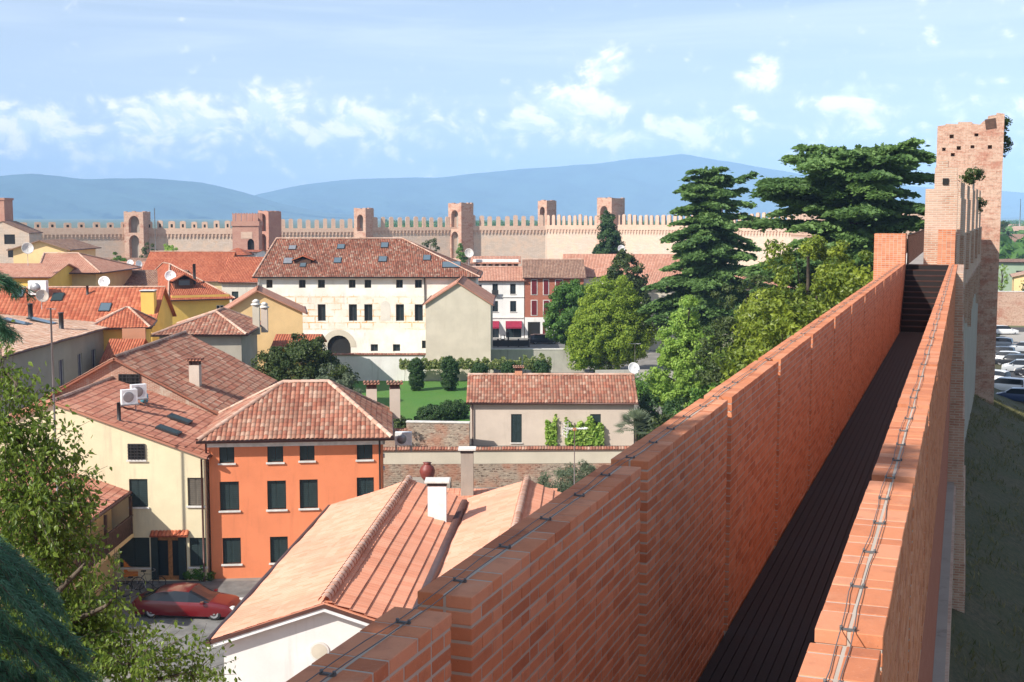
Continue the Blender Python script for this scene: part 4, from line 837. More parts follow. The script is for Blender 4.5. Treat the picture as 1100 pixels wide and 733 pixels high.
w_, h = on_roof_world(ch, 155, 433); M['bluecan'] = plain('blue plastic', (.12, .42, .55), .4); t = thing('gas_bottle', 'small light blue round canister beside the air conditioners', 'canister', w_); mb = MB(); mb.lathe((0, 0, .0), [(.02, 0), (.2, .05), (.24, .3), (.2, .52), (.08, .6)], 14); mb.build('body', 'bluecan', t); mb = MB(); mb.lathe((0, 0, .6), [(.09, 0), (.09, .1), (.03, .12)], 10); mb.build('cap', 'whitepaint', t)
# brick gabled house behind it
Yb = 73.3; A = (X(18, Yb, 440), Yb); B = (X(238, Yb, 440), Yb); Wb = B[0]-A[0]; rxb = X(124, Yb, 386)-A[0]
xg = X(127.5, Yb, 402)-A[0]; zg = Z(421, Yb)
bh = house('patched_brick_house', 'house with patched brick and plaster gable, barred window and worn tile roof', A, B, 15.5, Z(444, Yb), 'gable', 'gablebrick', 'old', Z(384, Yb), .3, [(xg, zg, 1.25, Z(402, Yb)-zg, 'grille', True)], rx=rxb, near=True, row=.42, cw=.26)
w_, h = on_roof_world(bh, 210, 412); chimney(bh, (h.x, h.y, h.z), .62, 1.15, 'pinkish')
mb = MB(); mb.box((rxb+.2, -.16, Z(444, Yb)-.6), (Wb+.1, -.01, Z(444, Yb)-.45)); mb.build('lead_flashing', 'metal', bh)
# left wing with balcony along the court
wA = (-28.5, 54.0); wB = (-20.75, 54.0); WW = wB[0]-wA[0]
wh = house('balcony_wing', 'low side wing with brown wooden balcony and tiled roof behind the foreground tree', wA, wB, 9.9, 5.05, 'gable', 'peach', 'salmon', 6.5, .9, rwins=[(5.9, .05, 1.1, 2.1, 'shut'), (2.6, .05, 1.1, 2.1, 'shut'), (3.8, 2.7, 1.0, 1.9, 'shut')], near=True, rx=WW*.45)
mb = MB(); mb.box((WW, 1.4, 2.45), (WW+1.15, 9.8, 2.65)); mb.build('balcony_slab', 'peach', wh)
mb = MB(); mb.box((WW+1.05, 1.4, 3.55), (WW+1.15, 9.8, 3.63))
for k in range(55): mb.box((WW+1.08, 1.45+k*.15, 2.65), (WW+1.11, 1.56+k*.15, 3.55))
mb.build('balcony_railing', 'darkwood', wh)
for y in (1.6, 5.6, 9.6):
    mb = MB(); mb.box((WW+1.0, y, 2.65), (WW+1.14, y+.14, 4.6)); mb.build('post', 'darkwood', wh)
# grey house at the left with the pale roof, slate blue shutters
Yg = 84.; xr = -38.6; gw = [(X0, 4.4, 1.15, 2.35, 'blue', True) for X0 in (22.3, 27.0, 30.7)]
gh = house('grey_house', 'grey beige house at the left edge with pale roof and slate blue shutters', (-62, Yg), (xr, Yg), 36.5, Z(353, 116.), 'hipy', 'grey', 'pale', Z(329, 124)+.2, .55, rwins=gw, near=True, rh=(11, 30.5), cw=.25, wdepth=.14, caps=False)
for (px, py, w, h_) in ((18, 347, 3.4, .9), (45, 346, 3.4, .9), (64, 341, 2.6, .8)):
    w_, h = on_roof_world(gh, px, py); skylight(gh, h+Vector((0, 0, .06)), (0, 1, 0), (-1, 0, .25), h_+.6, w*.7)
for (px, py) in ((66, 353), (33, 343)):
    w_, h = on_roof_world(gh, px, py); mb = MB(); mb.tube([(h.x, h.y, h.z-.3), (h.x, h.y, h.z+1.35)], .22, 12); mb.lathe((h.x, h.y, h.z+1.35), [(.27, 0), (.27, .08), (.2, .1)], 12); mb.build('flue', 'darkmetal', gh)
# the mast in front of it
X0, Z0 = AY(59, 460, 60.); t = thing('antenna_mast', 'tall thin grey mast rising left of the cream house', 'mast', (X0, 60., 0)); mb = MB(); mb.tube([(0, 0, 0), (0, 0, Z(331, 60.))], .075, 8, r2=.045); mb.build('pole', 'metal', t)
mb = MB(); zt = Z(331, 60.); mb.tube([(-.2, 0, zt-.05), (.25, 0, zt-.05)], .02, 5); mb.build('crossarm', 'metal', t)
# long red roofed yellow house
Yr = 131.; rA = (-86, Yr-3.5); rB = (X(163, Yr, 345), Yr); D_ = 11.; Hh = Z(346, Yr)
rh_ = house('yellow_gable_house', 'long red tiled house whose yellow gable end with narrow windows faces right', rA, rB, D_, Hh, 'gablex', 'yellow', 'redgeo', Z(309, Yr+5.), .4, rwins=[(1.6, 2.6, .9, 2.6, 'shut'), (4.6, 2.9, .9, 2.6, 'shut'), (7.6, 3.3, .9, 2.6, 'shut')], rx=None, cw=.42, row=.5)
sl_ = (Z(309, Yr+5.)-Hh)/(D_/2)
for (px, py, mt) in ((20, 316, 'skyglass'), (62, 320, 'shutter'), (113, 331, 'skyglass')):
    w_, h = on_roof_world(rh_, px, py); skylight(rh_, h+Vector((0, 0, .05)), (1, 0, 0), (0, 1, sl_), 1.2, 1.5, mat=mt)
w_, h = on_roof_world(rh_, 160, 333); chimney(rh_, (h.x, h.y+.0, h.z-.6), 1.35, 2.5, 'yellow', 'slab')
for px, py in ((94, 316),): w_, h = on_roof_world(rh_, px, py); mb = MB(); mb.tube([(h.x, h.y, h.z-.2), (h.x, h.y, h.z+.9)], .14, 8); mb.build('flue', 'darkmetal', rh_)
# its hipped annex with the rose chimney breast
Ya = 118.; aA = (X(100, Ya, 360), Ya); aB = (X(153, Ya, 360), Ya+1)
ax = house('hipped_annex', 'small hipped red roof annex with a rose plastered chimney breast', aA, aB, 7.5, Z(350.5, Ya), 'hip', 'yellow', 'redgeo', Z(331, Ya+4.), .5, rh=(2.7, 3.0), cw=.3, row=.42)
mb = MB(); wx_ = ax['W']; mb.box((wx_-2.05, -.9, 0), (wx_+.05, -.01, Z(352, Ya)-.1)); mb.build('chimney_breast', 'terra', ax)
# yellow house with the roof dormer
Yd = 163.; A = (X(184, 159.5, 317), 159.8); B = (X(246.5, Yd, 315), Yd)
dh = house('yellow_dormer_house', 'yellow house with bright red hipped roof, eyebrow dormer and thin flues', A, B, 24., Z(317, Yd)+.15, 'hipy', 'yellow', 'red', Z(283, 172), .6, wins=[(5.6, 6.0, 1.0, 1.5, 'wglass')], rwins=[(4, 5.9, 1.2, 1.9, 'shut'), (9, 5.9, 1.2, 1.9, 'shut'), (14, 5.9, 1.2, 1.9, 'shut')], rh=(9.5, 14.), flat=True, rx=1.6)
for (px, py, hh) in ((195, 286, 1.6), (210, 293, 1.6), (209, 305, 2.6), (228, 296, 1.2), (240, 308, 1.3), (246, 309, 1.4), (260, 302, 1.0)):
    r_ = roof_hit(dh, px, py)
    if r_ is None: continue
    mb = MB(); mb.tube([(r_.x, r_.y, r_.z-.3), (r_.x, r_.y, r_.z+hh)], .2, 8); mb.build('flue', 'darkmetal', dh)
r_ = roof_hit(dh, 197, 308)
if r_ is not None:
    mb = MB(); mb.box((r_.x-1.2, r_.y-.6, r_.z-.3), (r_.x+1.2, r_.y+2.4, r_.z+1.0)); mb.box((r_.x-.7, r_.y-.63, r_.z+.2), (r_.x+.7, r_.y-.602, r_.z+.85), 2)
    roof_slope(mb, [(r_.x-1.6, r_.y+3, r_.z+.8), (r_.x-1.6, r_.y-1, r_.z+.8), (r_.x, r_.y-1, r_.z+1.7), (r_.x, r_.y+3, r_.z+1.7)], mi=1, flat=True); roof_slope(mb, [(r_.x+1.6, r_.y-1, r_.z+.8), (r_.x+1.6, r_.y+3, r_.z+.8), (r_.x, r_.y+3, r_.z+1.7), (r_.x, r_.y-1, r_.z+1.7)], mi=1, flat=True); mb.build('dormer', ['darkwood', 'red', 'skyglass'], dh)
def far_house(name, label, pxl, pxr, Y, eave, ridge, D, mat, rmat='red', roof='gablex', dY=0., **k):
    """pixel-measured frontage at distance Y"""
    return house(name, label, (X(pxl, Y, eave), Y), (X(pxr, Y+dY, eave), Y+dY), D, Z(eave, Y), roof, mat, rmat, Z(ridge, Y+(D/2 if roof != 'gable' else 0)), k.pop('over', .4), flat=True, caps=k.pop('caps', False), **k)
far_house('plain_house', 'plain house with one wide flat red roof slope in front of the far wall', 150, 240, 212, 301, 270.5, 16, 'ochre', 'red', caps=True)
far_house('brown_roof_house', 'low house with rough brown tiled roof right of the satellite dish', 101, 186, 168, 310, 290, 13, 'ochre', 'brownflat')
far_house('low_red_roof_house', 'low house with faded red roof left of the round clipped bush', 84, 152, 215, 292, 281, 10, 'ochre', 'pinkflat')
far_house('long_brown_roof_house', 'long low house with brown roof at the foot of the far wall', 84, 160, 245, 284, 277, 8, 'ochre', 'brownflat')
far_house('peach_gable_house', 'peach house with a plain wide gable above the rooftops at the left', 14, 72, 205, 267, 258, 14, 'peach', 'brownflat', 'gable', rwins=[(2, 9.5, 1.1, 2, 'shut'), (7, 9.5, 1.1, 2, 'shut')], rx=4.6, over=.7)
far_house('ochre_house', 'ochre house with orange tiled hip roof and small paired windows at the left', 50, 103, 158, 291, 272.5, 15, 'ochre', 'pinkflat', 'hip', rh=(-3, 1.5), wins=[(3.1, 8.3, .5, 1.5, 'shut'), (3.8, 8.3, .5, 1.5, 'shut')], over=.9, caps=True)
far_house('yellow_row_house', 'yellow and cream house row with square shuttered windows at the left edge', -50, 52, 150, 297, 283, 12, 'yellow', 'pinkflat', wins=[(8.4, 7.9, 1.2, 1.9, 'shut'), (12.2, 7.9, 1.4, 1.9, 'shut'), (15.4, 7.9, 1.2, 1.9, 'shut')])
far_house('small_white_house', 'small white house with tiny red roof just below the gate tower', 240, 262, 225, 273, 266.5, 7, 'white', 'red', roof='hip', rh=(1.6, 2.0), over=.7)
far_house('white_lowhouse', 'white wall house to the right below the gate tower', 262, 276, 230, 270.5, 268.5, 8, 'white', 'red')
far_house('dark_eave_house', 'red roofed house with a dark shed dormer beside the palace', 238, 292, 190, 302, 276, 14, 'dirty', 'red', wins=[(1.5, 6, 1, 1.6, 'shut')])
far_house('peach_back_house', 'light yellow house with shaded side wall and pinkish roof in front of the palace', 238, 325, 128, 335.5, 312, 9, 'peach', 'pinkflat', 'gable', rx=3.6, dY=1.5, rwins=[(1.5, 5, .8, 1.4, 'shut'), (4.2, 5, .8, 1.4, 'shut')], caps=True)
far_house('red_lean_house', 'low red tiled roof strip beyond the grey hipped house', 296, 338, 120, 371, 359, 5, 'yellow', 'red', 'gablex')
far_house('far_left_low_house', 'low red roofed house under the yellow annex at the left', 112, 142, 112, 388, 364, 6, 'yellow', 'red', 'gablex')
# grey hip roofed house in the middle left
Yh = 108.; A = (X(171, Yh, 358), Yh); B = (X(259, Yh+.5, 356), Yh+.5)
hh_ = house('grey_hip_house', 'grey beige house with striped hipped tile roof and two pale chimneys', A, B, 10.5, Z(357, Yh), 'hipy', 'grey', 'old', Z(335.5, Yh+4.4), .55, rwins=[(2.4, 3.4, .9, 1.9, 'shut'), (6.6, 3.4, .9, 1.9, 'shut')], rh=(4.4, 8.4), near=True, rx=4.2, row=.4, cw=.3)
r_ = roof_hit(hh_, 275.5, 350); chimney(hh_, (r_.x, r_.y, r_.z), .62, 1.9, 'beige', 'pot')
r_ = roof_hit(hh_, 284.5, 344) or r_+Vector((.8, 2, 0)); chimney(hh_, (r_.x-.3, r_.y, r_.z), .6, 1.5, 'pinkish', 'pot')
# ------------------------------------------------------------------ the frescoed palace
m, nt, b = newmat('faded frescoed plaster'); P = objco(nt); uv = uvn(nt)
dq = nt.nodes.new('ShaderNodeTexNoise'); dq.inputs['Scale'].default_value = .6; dq.inputs['Detail'].default_value = 3; nt.links.new(P, dq.inputs['Vector']); dv = nt.nodes.new('ShaderNodeVectorMath'); dv.operation = 'MULTIPLY_ADD'; nt.links.new(dq.outputs['Color'], dv.inputs[0]); dv.inputs[1].default_value = (.5, .22, 0); nt.links.new(uv, dv.inputs[2])
br = nt.nodes.new('ShaderNodeTexBrick'); nt.links.new(dv.outputs[0], br.inputs['Vector']); br.inputs['Scale'].default_value = 1; br.inputs['Brick Width'].default_value = 1.7; br.inputs['Row Height'].default_value = .85; br.inputs['Mortar Size'].default_value = .09; br.inputs['Mortar Smooth'].default_value = .4
wear = noise(nt, P, .55, 7, .65); w2 = noise(nt, P, 2.2, 6, .7); sp = nt.nodes.new('ShaderNodeSeparateXYZ'); nt.links.new(P, sp.inputs[0]); zz = N_(nt, sp.outputs[2])
c = mixc(nt, maprange(nt, wear, .35, .65), (.73, .68, .59), (.80, .78, .72)); band = maprange(nt, zz, 8.9, 8.2)*maprange(nt, zz, 3.6, 4.6)
c = mixc(nt, band*.14, c, (.74, .46, .22))
c = mixc(nt, N_(nt, br.outputs['Fac'])*maprange(nt, w2, .36, .54)*maprange(nt, noise(nt, P, .35, 5, .65), .40, .58)*band, c, (.64, .33, .09))
c = mixc(nt, maprange(nt, noise(nt, P, .8, 5, .6), .53, .68)*band*.5, c, (.70, .48, .30)); c = mixc(nt, maprange(nt, noise(nt, scalev(nt, P, (1, 1, .2)), 1.3, 6, .65), .55, .8)*.5, c, (.34, .30, .24))
nt.links.new(c, b.inputs['Base Color']); b.inputs['Roughness'].default_value = .92; M['fresco'] = m
Yp = 165.; A = (X(278, Yp, 330), Yp); B = (X(511, Yp, 330), Yp); HP = Z(294.5, Yp)
def pw(pxa, pxb, pya, pyb, k='glass', s=False): xa = X(pxa, Yp, pya)-A[0]; xb = X(pxb, Yp, pya)-A[0]; return (xa, Z(pyb, Yp), xb-xa, Z(pya, Yp)-Z(pyb, Yp), k, s)
c2 = lambda a: 240+a/3.857
wins = [pw(c2(a), c2(b_), 300.8, 309.5) for a, b_ in ((177, 203), (312, 340), (391, 420), (519, 547), (584, 612), (715, 743), (793, 822))]+[pw(c2(a), c2(b_), 327, 345) for a, b_ in ((390, 423), (519, 553), (583, 617), (714, 748), (792, 826))]+\
       [pw(c2(610), c2(640), 370, 377.5), pw(c2(702), c2(732), 370, 377.5), pw(c2(822), c2(838), 366, 374.5), pw(c2(430), c2(527), 360.5, 380, 'dark')]
pal = house('frescoed_palace', 'long cream palace with faded orange frescoes, arched portal and big brown tiled roof', A, B, 14, HP, 'hipy' if False else 'hip', 'fresco', 'oldflat', Z(256.5, Yp+7.), .6, wins, rh=(1.2, X(432, Yp+7, 255)-A[0]), flat=True, guttermat='darkmetal', wdepth=.35)
mb = MB(); cx = X(c2(478), Yp, 365)-A[0]; r = (X(c2(527), Yp, 365)-X(c2(430), Yp, 365))/2; zb = Z(377, Yp)    # arch ring over the portal
zt = Z(360.5, Yp)+.02; V = []
pr = [(cx-r*math.cos(PI*k/10), zt-r+r*math.sin(PI*k/10)) for k in range(11)]; pr2 = [(cx-(r+.75)*math.cos(PI*k/10), zt-r+(r+.75)*math.sin(PI*k/10)) for k in range(11)]
for k in range(10): mb.face([(pr[k][0], -.04, pr[k][1]), (pr[k+1][0], -.04, pr[k+1][1]), (pr2[k+1][0], -.04, pr2[k+1][1]), (pr2[k][0], -.04, pr2[k][1])])
for k in range(10): mb.face([(pr[k][0], -.04, pr[k][1]), (pr[k][0], .3, pr[k][1]), (pr[k+1][0], .3, pr[k+1][1]), (pr[k+1][0], -.04, pr[k+1][1])])
for sgn, ks in ((-1, range(0, 5)), (1, range(5, 10))):
    xc = cx+sgn*(r+.02); mb.face([(xc, -.03, zt+.02), (cx, -.03, zt+.02)]+[(pr[k][0], -.03, pr[k][1]) for k in (range(5, -1, -1) if sgn < 0 else range(5, 11))])
mb.build('portal_arch', 'beige', pal)
mb = MB(); xa = X(c2(645), Yp, 340)-A[0]; pr = [(xa+.85+a, Z(344.5, Yp)+b_) for a, b_ in arch_profile(1.25, 2.5)]; mb.face([(x, -.02, z) for x, z in pr]); mb.build('blind_niche', 'dirty', pal)
downpipe(pal, X(456.5, Yp, 330)-A[0], -.12, Z(325, Yp), HP-.3, 'darkmetal', .09); downpipe(pal, .1, -.15, 2, HP-.3, 'whitepaint', .16)
sl_ = (Z(256.5, Yp+7.)-HP)/7.
for (a, b_, w, h_, mt) in ((286, 256, 1.1, .8, 'metal'), (268, 311, 1.3, 1.1, 'metal'), (487, 252, 1.1, .9, 'skyglass'), (668, 246, 1.1, 1, 'skyglass'), (473, 309, 1.1, 1, 'skyglass'), (660, 304, 1.2, 1, 'skyglass'), (843, 298, 1.1, 1, 'skyglass'), (945, 327, 2.6, 1.1, 'skyglass'), (330, 328, .9, .8, 'skyglass')):
    r_ = roof_hit(pal, c2(a), 200+b_/3.857)
    if r_ is None: print('miss sky', a); continue
    skylight(pal, r_+Vector((0, 0, .0)), (1, 0, 0), (0, 1, sl_), w*.95, h_*1.25, mat=mt)
r_ = roof_hit(pal, c2(332), 200+316/3.857); mb = MB(); roof_slope(mb, [(r_.x-1.5, r_.y-.6, r_.z+.35), (r_.x, r_.y-.6, r_.z+.95), (r_.x, r_.y+1.6, r_.z+1.0), (r_.x-1.5, r_.y+1.6, r_.z+.4)], flat=True); roof_slope(mb, [(r_.x, r_.y-.6, r_.z+.95), (r_.x+1.5, r_.y-.6, r_.z+.35), (r_.x+1.5, r_.y+1.6, r_.z+.4), (r_.x, r_.y+1.6, r_.z+1.0)], flat=True); mb.box((r_.x-1, r_.y-.3, r_.z-.3), (r_.x+1, r_.y+1.5, r_.z+.4), 1); mb.build('dormer', ['red', 'darkwood'], pal)
# beige gable
Yb2 = 148.; house('beige_gable_house', 'blank beige gable wall with salmon tiled roof standing before the palace', (X(457, Yb2, 326), Yb2), (X(527, Yb2, 326), Yb2), 16, Z(325.5, Yb2), 'gable', 'beige', 'pinkflat', Z(303, Yb2), .3, flat=True)
# white shop house
Yw = 195.; A = (X(508, Yw, 320), Yw); B = (X(563, Yw, 320), Yw); Hw = Z(301, Yw)
def ww_(pxa, pxb, pya, pyb, k='glass', s=True): xa = X(pxa, Yw, pya)-A[0]; xb = X(pxb, Yw, pya)-A[0]; return (xa, max(.05, Z(pyb, Yw)), xb-xa, Z(pya, Yw)-max(.05, Z(pyb, Yw)), k, s)
sh = house('white_shop_house', 'white three-storey house with dark windows, crimson awnings and a clerestory under its upper roof', A, B, 12, Hw, 'gablex', 'white', 'pinkflat', Z(287, Yw+6), .35, [ww_(511, 517.5, 306, 312.5), ww_(529, 534.8, 305, 316), ww_(548, 554, 305, 316), ww_(529, 535, 323.5, 335), ww_(548, 554.5, 323.5, 335), ww_(511, 517, 323.5, 335), ww_(529, 536, 350, 363, 'shop', False), ww_(543.5, 560, 349, 363, 'shop', False)], flat=True)
for (pa, pb) in ((528.8, 536.3), (543.2, 560.5)):
    xa = X(pa, Yw, 350)-A[0]; xb = X(pb, Yw, 350)-A[0]; z1 = Z(345, Yw); z0 = Z(350.8, Yw); mb = MB(); mb.mesh([(xa, -.05, z1), (xb, -.05, z1), (xb, -1.0, z0), (xa, -1.0, z0), (xa, -.05, z1-.06), (xb, -.05, z1-.06), (xb, -1.0, z0-.25), (xa, -1.0, z0-.25)], [(0,1,2,3),(4,7,6,5),(3,2,6,7),(0,3,7,4),(1,5,6,2)]); mb.build('awning', 'awning', sh)
mb = MB(); mb.box((0, -.12, Z(342, Yw)), (sh['W'], -.003, Z(341, Yw))); mb.box((0, -.12, Z(319.5, Yw)), (sh['W'], -.003, Z(318.8, Yw))); mb.build('string_course', 'stonetrim', sh)
mb = MB(); xa = X(528.5, Yw, 315)-A[0]; mb.box((xa, -.6, Z(316.5, Yw)), (xa+1.0, -.05, Z(316, Yw))); mb.box((xa, -.6, Z(316, Yw)), (xa+1.0, -.56, Z(311.5, Yw))); mb.build('balcony', 'darkmetal', sh)
t = thing('clerestory_house', 'upper storey with small dark openings and low red roof above the white shop house', 'house', (X(508, 203, 280), 203, 0)); mb = MB(); w_ = X(557, 203, 280)-X(508, 203, 280); mb.box((0, 0, 0), (w_, 6, Z(283, 203)+.6)); mb.build('wall', 'white', t)
for k in range(7): mb = MB(); x = .5+k*w_/7.2; mb.box((x, -.05, Z(286.5, 203)), (x+.62, -.003, Z(284, 203))); mb.build('window', 'dark', t)
mb = MB(); roof_slope(mb, [(-.4, -.6, Z(282.5, 203)), (w_+.4, -.6, Z(282.5, 203)), (w_+.4, 4, Z(275.3, 207)), (-.4, 4, Z(275.3, 207))], flat=True); roof_slope(mb, [(w_+.4, 8.6, Z(282.5, 203)), (-.4, 8.6, Z(282.5, 203)), (-.4, 4, Z(275.3, 207)), (w_+.4, 4, Z(275.3, 207))], flat=True); mb.build('roof', 'pinkflat', t)
# red brick house
A = (X(563.6, Yw, 320), Yw); B = (X(627, Yw, 320), Yw)
rb_ = house('red_brick_house', 'red brick house with crimson shutters beside the white shop house', A, B, 12, Z(297.5, Yw), 'gablex', 'redbrickwall', 'brownflat', Z(279, Yw+6), .35, [ww_(571+a, 576.2+a, 302, 316, 'red') for a in (0, )]+[(w[0]-(563.6-508)*Yw/F*1.0, *w[1:]) for w in ()], flat=True)
for (pa, pb, ya, yb) in ((571, 576.5, 301, 316.5), (584, 589, 301, 316.5), (597, 604, 301, 316.5), (571, 576.5, 323, 338.5), (584, 589.5, 323, 338)):
    xa = X(pa, Yw, ya)-A[0]; xb = X(pb, Yw, ya)-A[0]; mb = MB(); mb.box((xa-.12, -.05, Z(yb, Yw)-.1), (xb+.12, -.004, Z(ya, Yw)+.1), 1); mb.box((xa, -.09, Z(yb, Yw)), (xb, -.052, Z(ya, Yw)), 0); mb.build('window', ['redshut', 'stonetrim'], rb_)
mb = MB(); mb.box((.02, -.06, 0), (rb_['W'], -.004, Z(341, Yw))); mb.build('ground_floor_render', 'white', rb_)
for pa, pb in ((567, 580), (583, 586)): xa = X(pa, Yw, 350)-A[0]; xb = X(pb, Yw, 350)-A[0]; mb = MB(); mb.box((xa, -.10, .02), (xb, -.065, Z(346, Yw))); mb.build('shop_door', 'redshut' if pa == 583 else 'dark', rb_)
far_house('long_salmon_house', 'long low house with a salmon roof and white wall behind the green trees', 609, 760, 201, 296, 273, 11, 'white', 'pinkflat')
far_house('salmon_roof_house', 'salmon roofed house glimpsed low behind the tall cedar', 690, 850, 178, 308, 292, 10, 'beige', 'pinkflat')
# street in front of the shops
mb = MB(); q = [AZ(470, 373, 0), AZ(640, 373, 0), AZ(640, 361.5, 0), AZ(470, 361.5, 0)]; mb.face([(x, y, .02) for x, y in q]); struct('street', mb, 'gravel')
Yf = 182.; t = thing('street_railing', 'black street fence in front of the white shop house', 'fence', (X(513, Yf, 370), Yf, 0)); Lf = X(568, Yf, 370)-X(513, Yf, 370)
mb = MB(); mb.box((0, 0, .1), (Lf, .04, 1.0)); mb.build('panel', 'darkmetal', t)
for k in range(6): mb = MB(); x = k*Lf/5; mb.box((x-.12, -.06, 0), (x+.12, .12, 2.2 if k in (1, 3) else 1.2)); mb.build('post', 'darkmetal', t)
t = thing('litter_bin', 'small dark litter bin with white notice before the shop house', 'bin', (X(540, 190, 360), 190, 0)); mb = MB(); mb.lathe((0, 0, 0), [(.3, 0), (.33, .9), (.28, 1.0)], 10); mb.build('body', 'darkmetal', t); mb = MB(); mb.box((-.2, -.36, .45), (.2, -.335, .9)); mb.build('notice', 'whitepaint', t)
t = thing('street_lamp', 'cream street lantern on a bracket post before the white shop house', 'street lamp', (X(522, 175, 330), 175, 0)); mb = MB(); zt = Z(311, 175); mb.tube([(0, 0, 0), (0, 0, zt-1.2)], .06, 6); mb.build('pole', 'metal', t); mb = MB(); mb.lathe((0, 0, zt-1.2), [(.16, 0), (.3, .8), (.34, .85), (.05, 1.15)], 6, smooth=False); mb.build('lamp_shade', 'ochre', t)
# ------------------------------------------------------------------ garden
mb = MB(); q = [AZ(395, 456, 0), AZ(510, 456, 0), AZ(640, 410, 0), AZ(640, 402, 0), AZ(372, 402, 0), AZ(340, 430, 0)]; mb.face([(x, y, .03) for x, y in q]); struct('lawn', mb, 'lawn')
def wall_run(name, label, pts, h, th, mat, cope='old', group='garden walls', band=None):
    """a wall along ground points, with a small tiled coping"""
    A, B = Vector((*pts[0], 0)), Vector((*pts[1], 0)); L = (B-A).length; t = thing(name, label, 'wall', A, math.atan2(B.y-A.y, B.x-A.x), group)
    mb = MB(); mb.box((0, 0, 0), (L, th, h)); mb.build('wall', mat, t)
    if band: mb = MB(); mb.box((0, -.02, h-band), (L, -.001, h)); mb.build('plaster_band', 'beige', t)
    if cope == 'old':
        mb = MB(); n = int(L/.22)
        roof_slope(mb, [(-.05, -.14, h+.0), (L+.05, -.14, h+.0), (L+.05, th/2, h+.16), (-.05, th/2, h+.16)], cw=.2, row=.35, amp=.05, thick=.04); roof_slope(mb, [(L+.05, th+.14, h), (-.05, th+.14, h), (-.05, th/2, h+.16), (L+.05, th/2, h+.16)], cw=.2, row=.35, amp=.05, thick=.04); mb.build('coping', 'old', t)
    elif cope: mb = MB(); mb.box((-.03, -.06, h), (L+.03, th+.06, h+.1)); mb.build('coping', cope, t)
    return t
Yq = 144.; wall_run('garden_wall', 'white rendered garden wall with tile coping below the palace', ((X(338, Yq, 400), Yq), (X(457, Yq, 400), Yq)), Z(381.5, Yq), .35, 'white')
wall_run('garden_wall', 'low pale wall stub below the blank beige gable behind the vines', ((X(457.3, Yq, 400), Yq), (X(530, Yq, 400), Yq+.5)), Z(389, Yq), .35, 'beige', None)
wall_run('garden_wall', 'stained concrete retaining wall below the street, left of the yellow green tree', ((X(527, 152, 390), 152), (X(628, 152, 390), 152.4)), Z(376, 152), .5, 'concrete', 'stonetrim')
wall_run('garden_wall', 'long shaded concrete wall behind the trees right of the dish', ((X(640, 138, 390), 138.), (X(770, 138, 390), 139)), Z(398, 138), .4, 'concrete', None)
Ys_ = 86.6; st = wall_run('garden_wall', 'long rubble and brick garden wall with a pale plaster band and little tile coping', ((X(405, Ys_, 500), Ys_), (X(760, Ys_, 500), Ys_+.6)), Z(484, Ys_), .4, 'rubble', band=.98)
wall_run('garden_wall', 'short patched brick wall left of the beige outbuilding', ((X(436, 101, 470), 101.5), (X(504, 101, 470), 101.)), Z(455, 101), .4, 'rubble', 'stonetrim')
wall_run('garden_wall', 'dark brick wall with a niche beside the orange house', ((X(396, 100, 470), 99), (X(437, 100, 470), 99.5)), Z(462, 100), .4, 'oldbrick')
mb = MB(); q = [AZ(390, 530, 0), AZ(760, 530, 0), AZ(760, 478, 0), AZ(390, 478, 0)]; mb.face([(x, y, .025) for x, y in q]); struct('garden_path', mb, 'townground')
# outbuilding
Yu = 103.; A = (X(505, Yu, 450), Yu); B = (X(681, Yu, 450), Yu); Hu = Z(430.5, Yu)
def uw(pxa, pxb, pya, pyb, k): xa = X(pxa, Yu, pya)-A[0]; xb = X(pxb, Yu, pya)-A[0]; return (xa, max(.1, Z(pyb, Yu)), xb-xa, Z(pya, Yu)-max(.1, Z(pyb, Yu)), k, True)
ob = house('beige_outbuilding', 'low beige garden outbuilding with two slim windows and striped red tile roof', A, B, 6.5, Hu, 'gablex', 'pinkish', 'old', Z(403, Yu+3.2), .3, [uw(549, 560.5, 445, 475.5, 'shut'), uw(634, 645.5, 445, 478, 'shut')], near=True, row=.42, cw=.25)
downpipe(ob, .22, -.12, 0, Hu-.15)
q = AY(557, 398, Yu+3.3); qq = on_slope(ob, (q[0], Yu+3.4, 5)); chimney(ob, (qq.x, qq.y, Z(403, Yu+3.2)), .62, .35, 'terra')
# vines on the outbuilding, fan palm, hedges
def climb(name, label, x0, x1, z0, z1, Y, n=900, mat='vine', size=.13, thick=.3, cat='plant', group=None):
    t = thing(name, label, cat, ((x0+x1)/2, Y, 0), 0, group); P = np.zeros((n, 3)); P[:, 0] = RNG.uniform(x0, x1, n)-(x0+x1)/2; f = RNG.uniform(0, 1, n); P[:, 1] = -RNG.uniform(.02, thick, n); P[:, 2] = z0+(z1-z0)*f*(.62+.38*np.abs(np.sin(P[:, 0]*1.3+1)*np.sin(P[:, 0]*3.1)))
    V, Fq, R = cards(P, np.tile([0, -1., .2], (n, 1)), size, RNG.uniform(0, 1, n), 1.2, .6); npmesh('foliage', V, Fq, R, mat, t); mb = MB()
    for k in range(5): xx = (x1-x0)*(k/4-.5)*.9; mb.tube([(xx, -.05, 0), (xx+.1, -.06, z1*.4), (xx-.1, -.06, z1*.75)], .025, 5)
    mb.build('stem', 'bark', t); return t
climb('climbing_vine', 'green creeper climbing around the right window of the beige outbuilding', X(607, Yu, 460), X(648, Yu, 460), .1, Z(446, Yu), Yu-.02, 1500, 'lime', .15, .45)
climb('climbing_vine', 'narrow creeper at the left of the two creepers on the beige outbuilding', X(586, Yu, 460), X(598, Yu, 460), .1, Z(444, Yu), Yu-.02, 480, 'lime', .13)
